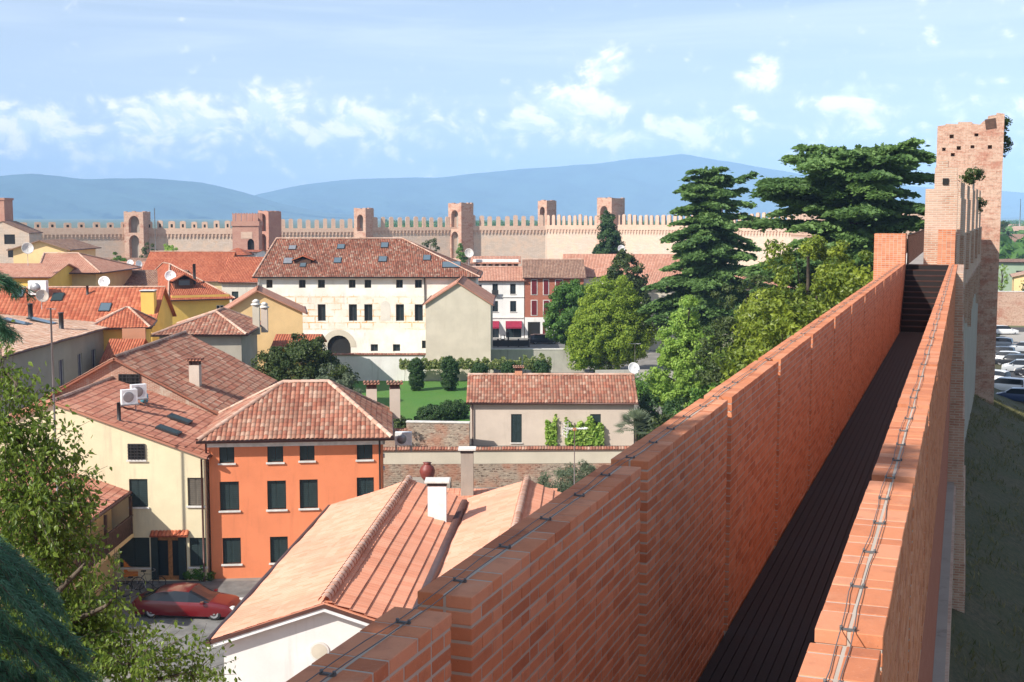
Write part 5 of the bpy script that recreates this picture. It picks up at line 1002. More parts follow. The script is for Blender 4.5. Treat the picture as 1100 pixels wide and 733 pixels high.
for (pa, pb, ya, yb, n, lb) in ((430, 512, 384, 392, 1700, 'straggling yellow green vine row along the left part of the pale garden wall'), (512, 560, 384, 392, 900, 'vine clump on the garden wall behind the outbuilding chimney'), (562, 592, 380, 393, 500, 'bright yellow green shrub trailing over the concrete wall')):
    climb('vine_row', lb, X(pa, 143, 388), X(pb, 143, 388), 1.6, Z(ya-1, 143), 143.1, n, 'vine', .16, 1.1, 'vine', 'vines along the garden wall')
hg = []
for (px, pt, pb, w, lb) in ((447.5, 386, 421, 17, 'tall clipped column shrub, leftmost on the lawn edge'), (483, 384, 420, 20, 'broad clipped column shrub, second from the left on the lawn edge'), (515.5, 391, 402, 20, 'rounded clipped shrub left of the outbuilding chimney'), (547, 389, 402, 17, 'smallest rounded clipped shrub, just left of the outbuilding chimney'), (580.5, 388, 402, 20, 'rounded clipped shrub right of the outbuilding chimney')):
    g = AZ(px, 420 if pb > 410 else 412, 0); Yk = g[1]; zt = Z(pt, Yk); r = w/2*Yk/F
    tree('clipped_shrub', lb, (X(px, Yk, 400), Yk, 0), [(0, 0, zt*.5, r, r, zt*.52), (0, 0, zt*.75, r*.8, r*.8, zt*.26), (0, 0, zt*.25, r*.85, r*.85, zt*.26)], 'hedge', 260, 70, .22, .075, .06, 'clipped shrubs along the lawn', 'shrub', 1., 1., .5, .3)
for (px, py, r, lb) in ((465, 447, 1.5, 'left one of two round hedges at the near edge of the lawn'), (487, 442, 1.7, 'right one of two round hedges at the near edge of the lawn, against the outbuilding')):
    g = AZ(px, py+8, 0); tree('round_hedge', lb, (*g, 0), [(0, 0, .75, r*.9, r*.7, .85), (-.5, .1, .5, r*.7, r*.6, .6)], 'hedge', 260, 80, .28, .09, .06, 'round hedges on the lawn', 'shrub')
x, y = AZ(430, 470, 0); tree('dark_shrub', 'dark shrub between the orange house and the lawn', (x, y, 0), [(0, 0, .8, 1.2, 1.0, .9)], 'darkgreen', 60, 70, .35, .11, .06, None, 'shrub')
gx, gy = AZ(425, 520, 0)
t = thing('oil_jar', 'round terracotta jar on the shaded roof terrace beside the stone wall', 'jar', (X(459, 84.5, 507), 84.5, 0)); zj = Z(516, 84.5); mb = MB(); mb.lathe((0, 0, zj), [(.25, 0), (.44, .25), (.54, .62), (.46, .9), (.26, 1.08), (.24, 1.16), (.31, 1.22)], 16); mb.build('body', 'jar', t); mb = MB(); mb.prism([(-1.6, -1), (1.6, -1), (1.6, 1), (-1.6, 1)], 0, zj); mb.build('plinth', 'render', t)
def palm(label, p, h, r):
    t = thing('fan_palm', label, 'palm', p); mb = MB(); mb.tube([(0, 0, 0), (.05, 0, h)], .13, 8); mb.build('trunk', 'bark', t); mb = MB()
    for k in range(26):
        a = k*2.4; e = random.uniform(-.1, 1.45); d = Vector((math.cos(a)*math.cos(e), math.sin(a)*math.cos(e), math.sin(e))); c = Vector((0, 0, h))+d*r*.5; s = d.cross(Vector((0, 0, 1))).normalized(); up = s.cross(d)
        for j in range(13):
            f = (j-6)/6*1.15; q = (d*math.cos(f)+s*math.sin(f)).normalized(); tip = c+q*r*.55+Vector((0, 0, -.05*r)); w = up.cross(q).normalized()*.028; mb.face([c-w, c+q*r*.3-w*1.6, tip, c+q*r*.3+w*1.6], rnd=random.random()+.01)
        mb.tube([(0, 0, h), c], .014, 4, rnd=.2)
    mb.build('fronds', 'greygreen', t)
palm('fan palm with spiky fronds at the right end of the beige outbuilding', (X(683, 99, 470), 99, 0), 2.0, 1.9)
# ------------------------------------------------------------------ the near house with new rose tiles
rn, rf = AZ(345, 652, 7.5), AZ(434, 523, 7.5); dx = (rf[0]-rn[0])/(rf[1]-rn[1]); yn, yf = 36.6, 54.2
zE, zR, zV = 6.35, 7.5, 6.62
def lx(x0, y): return x0+dx*(y-rn[1])
xl = AZ(350, 550, zE); xl = xl[0]-dx*(xl[1]-rn[1]); xr_ = rn[0]; xv = AZ(498, 544, zV); xv = xv[0]-dx*(xv[1]-rn[1]); x2 = AZ(565, 521, zR); x2 = x2[0]-dx*(x2[1]-rn[1]); xe = x2+2.9
t = thing('rose_tiled_house', 'white walled house with two joined gables, new rose tile roofs and white chimney', 'house', (xr_, yn, 0)); P_ = lambda x, y, z: (lx(x, y)-xr_, y-yn, z)
rb = MB(); K = dict(kind='pan', cw=.23, row=.36, amp=.022, lift=.012)
roof_slope(rb, [P_(xl, yf, zE), P_(xl, yn, zE), P_(xr_, yn, zR), P_(xr_, yf, zR)], **K)
roof_slope(rb, [P_(xv, yn, zV), P_(xv, yf, zV), P_(xr_, yf, zR), P_(xr_, yn, zR)], mi=1, kind='pan', cw=.26, row=.47, amp=.012, lift=.045)
roof_slope(rb, [P_(xv, yf, zV), P_(xv, yn, zV), P_(x2, yn, zR), P_(x2, yf, zR)], **K)
roof_slope(rb, [P_(xe, yn, zE), P_(xe, yf, zE), P_(x2, yf, zR), P_(x2, yn, zR)], mi=1, kind='pan', cw=.26, row=.47, amp=.012, lift=.045)
roof_slope(rb, [P_(xr_-.3, yf+.05, 5.9), P_(x2+.9, yf+.05, 5.9), P_(x2+1.2, yf+5.2, 5.95), P_(xr_-.5, yf+5.2, 5.95)], mi=1, kind='pan', cw=.26, row=.47, amp=.03, lift=.008)
ro = rb.build('roof', ['newtile', 'newtileshade'], t); cb = MB(); ridge_caps(cb, [P_(xr_, yn-.03, zR+.06), P_(xr_, yf, zR+.06)], .17, .4); cb.build('ridge_cap', 'ridge', ro); cb = MB(); ridge_caps(cb, [P_(x2, yn, zR+.06), P_(x2, yf, zR+.06)], .17, .4); cb.build('ridge_cap', 'ridge', ro)
mb = MB(); mb.tube([P_(xv, yn, zV+.03), P_(xv, yf-1, zV+.05)], .20, 6); mb.build('valley_gutter', 'gutter', t)
gutters(t, [P_(xl-.1, yn-.1, zE-.06), P_(xl-.1, yf, zE-.06)], .10)
mb = MB()
for a, b_ in ((P_(xl-.12, yn-.08, zE-.05), P_(xr_, yn-.08, zR-.05)), (P_(xr_, yn-.08, zR-.05), P_(xv, yn-.08, zV-.05))):
    a, b_ = Vector(a), Vector(b_); mb.mesh([a, b_, b_+Vector((0, 0, -.10)), a+Vector((0, 0, -.10)), a+Vector((0, .12, 0)), b_+Vector((0, .12, 0)), b_+Vector((0, .12, -.10)), a+Vector((0, .12, -.10))], [(0,3,2,1),(4,5,6,7),(0,1,5,4),(3,7,6,2)], 0)
    c_ = Vector((0, .03, -.10)); a, b_ = a+c_, b_+c_; mb.mesh([a, b_, b_+Vector((0, 0, -.12)), a+Vector((0, 0, -.12)), a+Vector((0, .09, 0)), b_+Vector((0, .09, 0)), b_+Vector((0, .09, -.12)), a+Vector((0, .09, -.12))], [(0,3,2,1),(4,5,6,7),(3,7,6,2)], 1)
mb.build('bargeboard', ['gutter', 'whitepaint'], t)
mb = MB(); a = Vector(P_(xl+.3, yn+.25, 0)); c = Vector(P_(xe-.3, yn+.25, 0)); yb_ = yf+7.2-yn
pg = [P_(xl+.3, yn+.25, zE-.05), P_(xr_, yn+.25, zR-.14), P_(xv, yn+.25, zV-.14), P_(x2, yn+.25, zR-.14), P_(xe-.3, yn+.25, zE-.05)]
cxv, czv = P_(xr_-.0, yn+.25, 0)[0]+.12, zR-1.05; ring = [(cxv+.24*math.cos(2*PI*k/16), czv+.24*math.sin(2*PI*k/16)) for k in range(16)]
mb.face([(a.x, .25, 0), (c.x, .25, 0)]+pg[::-1][:1]+pg[::-1][1:])
mb.face([(a.x, .25, 0), pg[0], P_(xl+.3, yf-.2, zE-.05), P_(xl+.3, yf-.2, 0)]); mb.face([P_(xe-.3, yn+.25, 0), P_(xe-.3, yf-.2, 0), P_(xe-.3, yf-.2, zE-.05), pg[-1]]); mb.prism([P_(xr_-.25, yf-.1, 0)[:2], P_(x2+.85, yf-.1, 0)[:2], P_(x2+1.1, yf+5.0, 0)[:2], P_(xr_-.4, yf+5.0, 0)[:2]], 0, 5.7)
mb.face([P_(xl+.3, yf-.2, 6.2), P_(xr_, yf-.2, zR-.15), P_(xv, yf-.2, zV-.1), P_(x2, yf-.2, zR-.15), P_(xe, yf-.2, 6.2), P_(xe-.3, yf-.2, 0), P_(xl+.3, yf-.2, 0)])
mb.build('wall', 'white', t)
mb = MB(); vx, vz = AY(343, 700, yn+.22); vx -= xr_; mb.lathe((vx, .245, vz), [(.30, 0), (.30, .03), (.25, .035)], 20, 0, (0, -1, 0), False); mb.lathe((vx, .205, vz), [(.24, 0), (.02, .012)], 20, 1, (0, -1, 0), False); mb.build('round_vent', ['stonetrim', 'beige'], t)
def wroof(px, py):
    h = roof_hit(t, px, py); return h if h is not None else Vector((2, 8, 7))
h = wroof(470, 556); c_ = chimney(t, (h.x, h.y, h.z), .74, 1.35, 'whitepaint', 'slab', .62)
h = wroof(502, 531); c_ = chimney(t, (h.x, h.y, h.z), .58, 2.0, 'render', 'slab', .55)
M['greychim'] = M['render']
# aerial
Ya_ = 50.; Xa = X(617, Ya_, 500); zt = Z(461, Ya_); t = thing('tv_aerial', 'white grid television aerial on a thin pole in front of the outbuilding', 'aerial', (Xa, Ya_, 6.4)); k0 = zt-6.4
mb = MB(); mb.tube([(0, 0, 0), (0, 0, k0+.25)], .022, 6); mb.build('mast', 'metal', t)
for k, (zz_, ang) in enumerate(((.0, .3), (.02, -.5))):
    mb = MB(); ex = Vector((math.cos(ang), math.sin(ang), .05)); ey = Vector((-math.sin(ang), math.cos(ang), 0)); c = Vector((0, 0, k0+zz_)); mb.tube([c-ex*.45, c+ex*.55], .014, 5)
    for j in range(9): p = c+ex*(-.42+j*.115); mb.tube([p-ey*.22+Vector((0, 0, -.0)), p+ey*.22], .008, 4)
    for j in range(5):
        z_ = -.25+j*.12; mb.tube([c-ex*.42-ey*.3+Vector((0, 0, z_)), c-ex*.42+ey*.3+Vector((0, 0, z_))], .009, 4)
    for j in (-1, 1): mb.tube([c-ex*.42+ey*.26*j+Vector((0, 0, -.27)), c-ex*.42+ey*.26*j+Vector((0, 0, .26))], .009, 4)
    mb.build('element_array', 'whitepaint', t)
mb = MB(); mb.box((-.07, -.09, k0-.06), (.07, -.03, k0+.05)); mb.build('junction_box', 'wood', t)
# aerial + dish at the outbuilding's end
def D(label, px, py, Y, r, aim=(.25, -1, .45), mat='whitepaint', mast=1.0): return dish('satellite_dish', label, (*[X(px, Y, py), Y], Z(py, Y)), r, aim, mat, mast)
D('white satellite dish on the right end of the beige outbuilding roof', 680, 396.5, 105.5, .50, mast=1.6)
t = thing('tv_aerial', 'thin T-shaped aerial above the white dish on the outbuilding', 'aerial', (X(682, 106.5, 390), 106.5, 3.8)); mb = MB(); mb.tube([(0, 0, 0), (0, 0, Z(369, 106.5)-3.8)], .03, 6); mb.build('mast', 'metal', t); mb = MB(); z_ = Z(369.5, 106.5)-3.8; mb.tube([(-.6, 0, z_), (.5, 0, z_)], .02, 5); [mb.tube([(-.5+k*.2, -.15, z_), (-.5+k*.2, .15, z_)], .012, 4) for k in range(5)]; mb.build('element_array', 'metal', t)
D('grey satellite dish on a mast above the long red roof with the skylights', 112.5, 303.5, 136.5, .62, (.1, -1, .3), mast=2.6)
D('grey satellite dish in front of the peach gable at the left', 29.5, 267.5, 150, .70, (.5, -1, .3), 'stonetrim', 2.0)
D('pale pink satellite dish low on the long red roof beside the grey house', 44.5, 319, 118, .62, (.8, -1, .5), 'pinkish', 1.2)
D('white satellite dish on the rose chimney breast of the hipped annex', 141.5, 374, 115.5, .62, (.2, -1, .3), mast=1.4)
D('white satellite dish beside the pale yellow wall of the dormer house', 183, 297, 164, .72, (.3, -1, .3), mast=1.5)
D('small white satellite dish near the round clipped bush', 140, 283, 215, .55, mast=2)
D('white satellite dish tilted right at the edge of the wide red roof', 148.5, 284, 210, .6, (.9, -1, .3), mast=2)
D('grey satellite dish right of the palace roof end', 503.5, 272.5, 202, .75, (.3, -1, .3), 'stonetrim', 2)
D('white satellite dish on the long salmon roof by the dark tree', 667, 268, 206, .65, (.3, -1, .3), mast=2)
# air conditioner on the long red house, one on the dormer house, one by the orange house
for (px, py, Y, s, lb) in ((42.5, 309, 134.5, 1.9, 'large white air conditioner on the ridge of the long red roof'), (210.5, 331, 162.4, 1.25, 'white air conditioner on the yellow wall of the dormer house'), (434, 470, 76, 1.0, 'white air conditioner beside the right wall of the orange house')):
    t = thing('air_conditioner', lb, 'air conditioner', (X(px, Y, py), Y-.35, Z(py, Y)-.4*s)); mb = MB(); mb.box((-.5*s, -.2*s, 0), (.5*s, .2*s, .8*s)); mb.build('casing', 'whitepaint', t); mb = MB(); mb.lathe((-.1*s, -.2*s, .4*s), [(.3*s, 0), (.3*s, .02), (.05, .02)], 16, axis=(0, -1, 0)); mb.build('fan_grille', 'metal', t); mb = MB(); mb.box((-.5*s, -.1, -.4), (-.42*s, .3, -.002)); mb.box((.42*s, -.1, -.4), (.5*s, .3, -.002)); mb.build('bracket', 'metal', t)
# ------------------------------------------------------------------ trees
def at_tree(px, py_top, Y): return X(px, Y, 380), Y, Z(py_top, Y)
def blobs_round(R, zc, rz, n=7, spread=.55):
    out = [(0, 0, zc, R*.72, R*.72, rz*.8)]
    for k in range(n): a = k*2.4; out.append((R*spread*math.cos(a), R*spread*math.sin(a), zc+rz*.55*math.sin(k*1.7), R*.48, R*.48, rz*.42))
    return out
x, y, zt = at_tree(656, 296, 150); tree('round_tree', 'large dense yellow green tree left of the tall cedar', (x, y, 0), [(0, 0, zt*.42, 4.8, 4.6, zt*.38), (-.3, -.6, zt*.68, 3.6, 3.4, zt*.31), (-2.9, -.6, zt*.36, 2.4, 2.6, zt*.30), (2.6, -.8, zt*.45, 2.6, 2.4, zt*.33), (-1.6, -2.2, zt*.5, 2.4, 2.0, 2.6), (1.2, -2.6, zt*.36, 2.8, 2.0, 2.6), (-3.6, 0, zt*.22, 1.8, 2, 2.0)], 'olivegreen', 760, 100, .66, .15, .3, tone=.25)
x, y, zt = at_tree(612, 301, 172); tree('garden_tree', 'mid green tree before the red brick house', (x, y, 0), [(0, 0, zt*.55, 3.4, 3.2, zt*.42), (-1.4, -.4, zt*.40, 2.2, 2.2, zt*.28), (1.5, 0, zt*.62, 2.1, 2, zt*.30), (.9, 0, zt*.9, 1.0, 1.0, 1.3), (-.8, 0, zt*.8, 1.2, 1.1, 1.6)], 'green', 300, 90, .65, .17, .2)
x, y, zt = at_tree(737, 317, 112); tree('maple_tree', 'light green tree with pale leaf clusters in front of the tall cedar', (x, y, 0), [(0, 0, zt*.80, 1.2, 1.2, zt*.2), (-.5, -.3, zt*.62, 2.1, 2.0, zt*.22), (.9, -.2, zt*.55, 2.3, 2.2, zt*.22), (-1.0, -.3, zt*.40, 2.6, 2.2, zt*.22), (1.8, 0, zt*.33, 2.3, 2.2, zt*.2), (0, -.8, zt*.22, 2.8, 2.1, zt*.18), (.2, -.9, zt*.5, 2.2, 1.6, zt*.25)], 'lime', 420, 80, .50, .14, .25, tone=.3)
x, y, zt = at_tree(672, 270, 172); tree('dark_magnolia', 'small dark glossy tree before the salmon roof', (x, y, 0), [(0, 0, zt*.75, 2.5, 2.3, zt*.25), (-.9, 0, zt*.55, 2.2, 2, zt*.24), (1.1, 0, zt*.5, 2.3, 2, zt*.25)], 'darkgreen', 260, 70, .6, .20, .2)
x, y, zt = at_tree(652.5, 226, 238); tree('cypress_like_tree', 'pointed dark green tree standing before the broad far tower', (x, y, 0), [(0, 0, zt*.55, 2.5, 2.4, zt*.42), (-.2, 0, zt*.86, 1.2, 1.2, zt*.14), (1.0, 0, zt*.5, 2.1, 2, zt*.3), (-1.1, 0, zt*.42, 2., 2, zt*.3)], 'hedge', 420, 80, .6, .2, .25)
# magnolia mass along the wall
for (px, pt, Y, R, lb) in ((865, 246, 84, 4.4, 'tall glossy magnolia, topmost of the clump beside the brick parapet'), (912, 272, 70, 3.3, 'magnolia nearest the square brick pier'), (822, 322, 74, 2.8, 'magnolia at the left of the clump beside the parapet'), (850, 322, 62, 2.9, 'low magnolia in the middle of the clump beside the parapet')):
    x, y, zt = at_tree(px, pt, Y); tree('magnolia_tree', lb, (x, y, 0), [(0, 0, zt*.80, R*.7, R*.7, zt*.2), (-R*.4, 0, zt*.62, R*.7, R*.65, zt*.2), (R*.45, .3, zt*.6, R*.65, R*.6, zt*.2), (-R*.35, -.5, zt*.38, R*.85, R*.7, zt*.24), (R*.4, 0, zt*.36, R*.7, R*.7, zt*.24)], 'magnolia', 330, 75, .55, .15, .3, 'magnolias beside the rampart', tone=.55, aspect=1.0, jitter=.8)
x, y, zt = at_tree(800, 290, 98); tree('holm_oak', 'grey green dusty tree between the tall cedar and the magnolias', (x, y, 0), [(0, 0, zt*.75, 2.6, 2.4, zt*.24), (-.8, 0, zt*.5, 3.0, 2.4, zt*.26), (1.2, 0, zt*.4, 3., 2.4, zt*.3)], 'darkgreen', 170, 70, .6, .14, .3)
for (px, pt, Y, R, mt, lb) in ((708, 425, 106, 2.6, 'hedge', 'dark laurel bush right of the beige outbuilding'), (740, 440, 98, 3.0, 'darkgreen', 'dark bush in the shade behind the parapet'), (700, 398, 126, 2.2, 'green', 'low bush behind the outbuilding dish'), (775, 405, 92, 3.0, 'green', 'green bush below the magnolias'), (765, 370, 118, 3.2, 'darkgreen', 'dark undergrowth tree below the tall cedar')):
    x, y, zt = at_tree(px, pt, Y); tree('garden_bush', lb, (x, y, 0), [(0, 0, zt*.55, R, R*.9, zt*.45), (R*.5, 0, zt*.4, R*.8, R*.7, zt*.36), (-R*.5, .2, zt*.36, R*.8, R*.7, zt*.34)], mt, 120, 70, .5, .13, .12, 'bushes behind the outbuilding', 'bush')
x, y, zt = at_tree(322, 359, 108); tree('dark_garden_tree', 'broad dark green tree between the grey hipped house and the palace', (x, y, 0), [(0, 0, zt*.60, 3.4, 3, zt*.38), (-2.6, 0, zt*.5, 2.2, 2.2, zt*.36), (2.6, 0, zt*.44, 2.2, 2.2, zt*.36), (.8, -.5, zt*.75, 2., 2, zt*.24)], 'darkgreen', 360, 90, .5, .13, .2)
for (px, pt, Y, R, lb) in ((347, 393, 96, 1.9, 'pale grey green shrub behind the orange house ridge'), (372, 403, 100, 1.5, 'small pale shrub right of the larger pale shrub behind the orange house'), ):
    x, y, zt = at_tree(px, pt, Y); tree('pale_shrub', lb, (x, y, 0), [(0, 0, zt*.7, R, R, zt*.3), (0, 0, zt*.35, R*.9, R*.9, zt*.3)], 'greygreen', 70, 80, .35, .1, .08, 'pale shrubs behind the orange house', 'shrub')
for (px, pt, Y, R, lb) in ((603, 505, 74, 1.7, 'feathery grey green olive bush in front of the stone wall'), (622, 498, 78, 1.3, 'smaller olive bush behind the television aerial')):
    x, y, zt = at_tree(px, pt, Y); tree('olive_bush', lb, (x, y, 0), [(0, 0, zt*.7, R, R, zt*.3), (0, 0, zt*.4, R, R, zt*.35)], 'greygreen', 80, 80, .35, .10, .08, 'olive bushes by the stone wall', 'shrub', aspect=.5)
for (px, pt, Y, R, mt, lb) in ((163, 258, 300, 2.0, 'darkgreen', 'small dark tree at the foot of the far wall left of the low white roof'), (184, 262, 300, 2.6, 'lime', 'bright bushy shrub at the foot of the far wall'), (129.5, 271, 225, 2.2, 'green', 'round clipped bush rising over the red roofs at the left'), (463, 256, 300, 2.6, 'darkgreen', 'dark tree top peeping over the palace roof'), (497, 262, 320, 1.5, 'green', 'climber at the foot of the two-arched tower')):
    x, y, zt = at_tree(px, pt, Y); tree('small_tree', lb, (x, y, 0), [(0, 0, zt*.78, R, R, zt*.22), (0, 0, zt*.45, R*.9, R*.9, zt*.3)], mt, 60, 50, .5, .2, .15, 'small trees near the far wall')
# cedars
x, y, zt = at_tree(757, 180, 148); tc_ = cedar('tall_cedar', 'tall ragged cedar with a bent top branch in the middle of the garden', (x, y, 0), zt, [(.2, 7.6), (.45, 7.0), (.7, 5.6), (.85, 4.4), (.95, 3.0), (1, 1.4)], arms=[(.90, .1, 5.6, .42, .10), (.86, .5, 4.6, .3, .1)], nbr=116, z0=.2, size=.28, dens=1.25, lean=(.3, 0), trunk=.5, spikes=5, needle=.17)
x, y, zt = at_tree(912, 158, 112); cedar('spreading_cedar', 'huge wide cedar with layered branches behind the brick pier', (x, y, 0), zt, [(.35, 8.2), (.6, 8.6), (.85, 8.4), (.95, 7.0), (1, 5.2)], nbr=108, z0=.36, size=.26, dens=1.5, lean=(0, 0), trunk=.6, spikes=26, needle=.15, droop=.02)
# blue green cedar beside the viewpoint; its low sprays hang into view
ncd = cedar('near_cedar', 'blue green cedar at the left edge whose drooping sprays hang into view', (-7.3, 1.7, 0), 26.5, [(.6, 3.6), (.75, 3.8), (.93, 3.2), (1, 1.6)], 'bluecedar', nbr=52, z0=.66, size=.12, dens=2.2, droop=.2, needle=.05, trunk=.4)
def spray(label, origin, tip, sag, width, n, size=.10):
    off0 = np.array(ncd.location); o = Vector(origin); tp = Vector(tip); mb = MB(); L = (tp-o).length; d = (tp-o).normalized(); s = d.cross(Vector((0, 0, 1))).normalized(); Ps, Ds, Ts = [], [], []
    at = lambda f: o+(tp-o)*f+Vector((0, 0, -sag*f*f)); mb.tube([at(k/10) for k in range(11)], .03, 6, r2=.008)
    for k in range(30):
        f = .10+.90*k/29
        for sd in (-1, 1):
            if random.random() < .12: continue
            a = at(f); l = width*(1.05-f*.65)*random.uniform(.5, 1.15); e = a+s*sd*l*random.uniform(.7, 1.1)+d*l*random.uniform(.3, .9)+Vector((0, 0, -random.uniform(.25, .6)*l)); md = a.lerp(e, .5)+Vector((0, 0, .10*l)); mb.tube([a, md, e], .006, 4, r2=.002)
            for m_ in range(int(9*l/width)+3):       # little tufts of needles along the twig
                g = (m_+random.random())/(9*l/width+3); c = np.array(a.lerp(md, g*2) if g < .5 else md.lerp(e, g*2-1)); q = int(n/9); dd = RNG.normal(0, 1, (q, 3)); dd /= np.linalg.norm(dd, axis=1, keepdims=True); dd += np.array(e-a)[None]/l*.8; dd[:, 2] -= .25; Ps.append(c[None]+dd*size*.5+RNG.normal(0, .012, (q, 3))); Ds.append(dd); Ts.append(np.clip(RNG.uniform(0, .6, q)+.4*g, 0, 1))
    P, Dd, T = np.concatenate(Ps), np.concatenate(Ds), np.concatenate(Ts); V, Fq, R = cards(P, np.tile([0, 0, 1.], (len(P), 1)), size, T, .13, .6, Dd); nd = npmesh('branch', V, Fq, R, 'bluecedar', ncd, offset=off0); nd['label'] = label
    mb.v = [tuple(np.array(v)-off0) for v in mb.v]; mb.build('twig', 'bark', nd)
def W3(px, py, Y): q = AY(px, py, Y); return (q[0], Y, q[1])
for lb, a, b_, sg, wd, n_, sz in (('topmost low spray curving down at the left edge', (-70, 548, 8.6), (50, 596, 8.9), .3, .62, 150, .042), ('upper middle low spray', (-70, 585, 8.2), (70, 640, 8.6), .3, .6, 150, .042), ('middle low spray reaching furthest right', (-70, 640, 8.0), (88, 695, 8.5), .22, .65, 150, .042), ('lower spray', (-70, 690, 7.8), (80, 735, 8.3), .15, .6, 150, .042), ('lowest spray in the corner', (-60, 730, 7.6), (50, 765, 8.2), .1, .6, 150, .042), ('dark spray hanging into the upper left edge', (-80, 262, 9.6), (10, 290, 10.), .10, .42, 120, .04), ('second spray hanging at the upper left edge', (-80, 296, 9.2), (2, 330, 9.6), .2, .4, 120, .04)):
    spray(lb, W3(*a), W3(*b_), sg, wd, n_, sz)
# small leaved tree: real leaves
def leafy(name, label, foot, blobs, nleaf, size, mat):
    t = thing(name, label, 'tree', foot); P, Nn, T = [], [], []
    mb = MB(); tw = MB(); tot = sum(b[3]*b[4]*b[5] for b in blobs); mb.tube([(0, 0, 0), (.1, 0, blobs[0][2]*.5), (blobs[0][0]*.6, blobs[0][1]*.6, blobs[0][2])], .14, 8, r2=.05)
    V, Fc, R = [], [], []; k = 0
    for b in blobs:
        c = Vector(b[:3]); root = Vector((b[0]*.4, b[1]*.4, b[2]-b[5]*1.2)); mb.tube([root, root.lerp(c, .6)+Vector((.1, 0, 0)), c], .04, 5, r2=.015)
        n = int(nleaf*b[3]*b[4]*b[5]/tot/16)+1
        for j in range(n):
            d = Vector(RNG.normal(0, 1, 3)).normalized(); q = c+Vector((d.x*b[3], d.y*b[4], d.z*b[5]))*random.uniform(.35, 1.05); g = (q-c).normalized()+Vector((0, 0, .25)); e = q+g*random.uniform(.25, .5); e.z -= .05; tw.tube([q-g*.15, q, e], .005, 4, r2=.002)
            for m in range(16):
                f = (m+random.random())/16; p = (q-g*.15).lerp(e, f)+Vector(RNG.normal(0, .05, 3)); ax = (Vector(RNG.normal(0, .55, 3))+g*.4+Vector((0, 0, -.9))).normalized(); nn = Vector(RNG.normal(0, 1, 3))+Vector((-.3, -.5, .5)); sd = ax.cross(nn).normalized(); up = sd.cross(ax); s = size*random.uniform(.6, 1.2)
                pts = [p, p+ax*s*.35+sd*s*.32+up*s*.08, p+ax*s*.75+sd*s*.20+up*s*.05, p+ax*s*1.15-up*s*.1, p+ax*s*.75-sd*s*.20+up*s*.05, p+ax*s*.35-sd*s*.32+up*s*.08]
                V += [tuple(v) for v in pts]; Fc += [(k, k+1, k+2, k+3), (k, k+3, k+4, k+5)]; r = min(1, max(0, random.gauss(.45, .25))); R += [r, r]; k += 6
    npmesh('crown', np.array(V), np.array(Fc), np.array(R), mat, t); mb.build('trunk', 'bark', t); tw.build('twigs', 'bark', t); return t
Yt = 15.5; fx = X(40, Yt, 700)
def bl(px, py, rx, rz, dy=0, ry=None): q = AY(px, py, Yt+dy); return (q[0]-fx, dy, q[1], rx*Yt/F, (ry or rx*.8)*Yt/F, rz*Yt/F)
leafy('leafy_tree', 'fresh green small leaved tree filling the left foreground', (fx, Yt, 0), [bl(40, 705, 80, 50), bl(2, 395, 26, 30, .3), bl(8, 455, 40, 50), bl(35, 530, 50, 48, -.3), bl(62, 590, 34, 55), bl(10, 600, 60, 60, .5), bl(140, 712, 62, 22, -.4), bl(205, 722, 36, 18, -.2), bl(50, 475, 22, 30), bl(78, 520, 22, 34, .2), bl(98, 585, 12, 48, -.3), bl(125, 640, 14, 30, -.3), bl(60, 665, 80, 40, .4)], 24000, .072, 'birch')
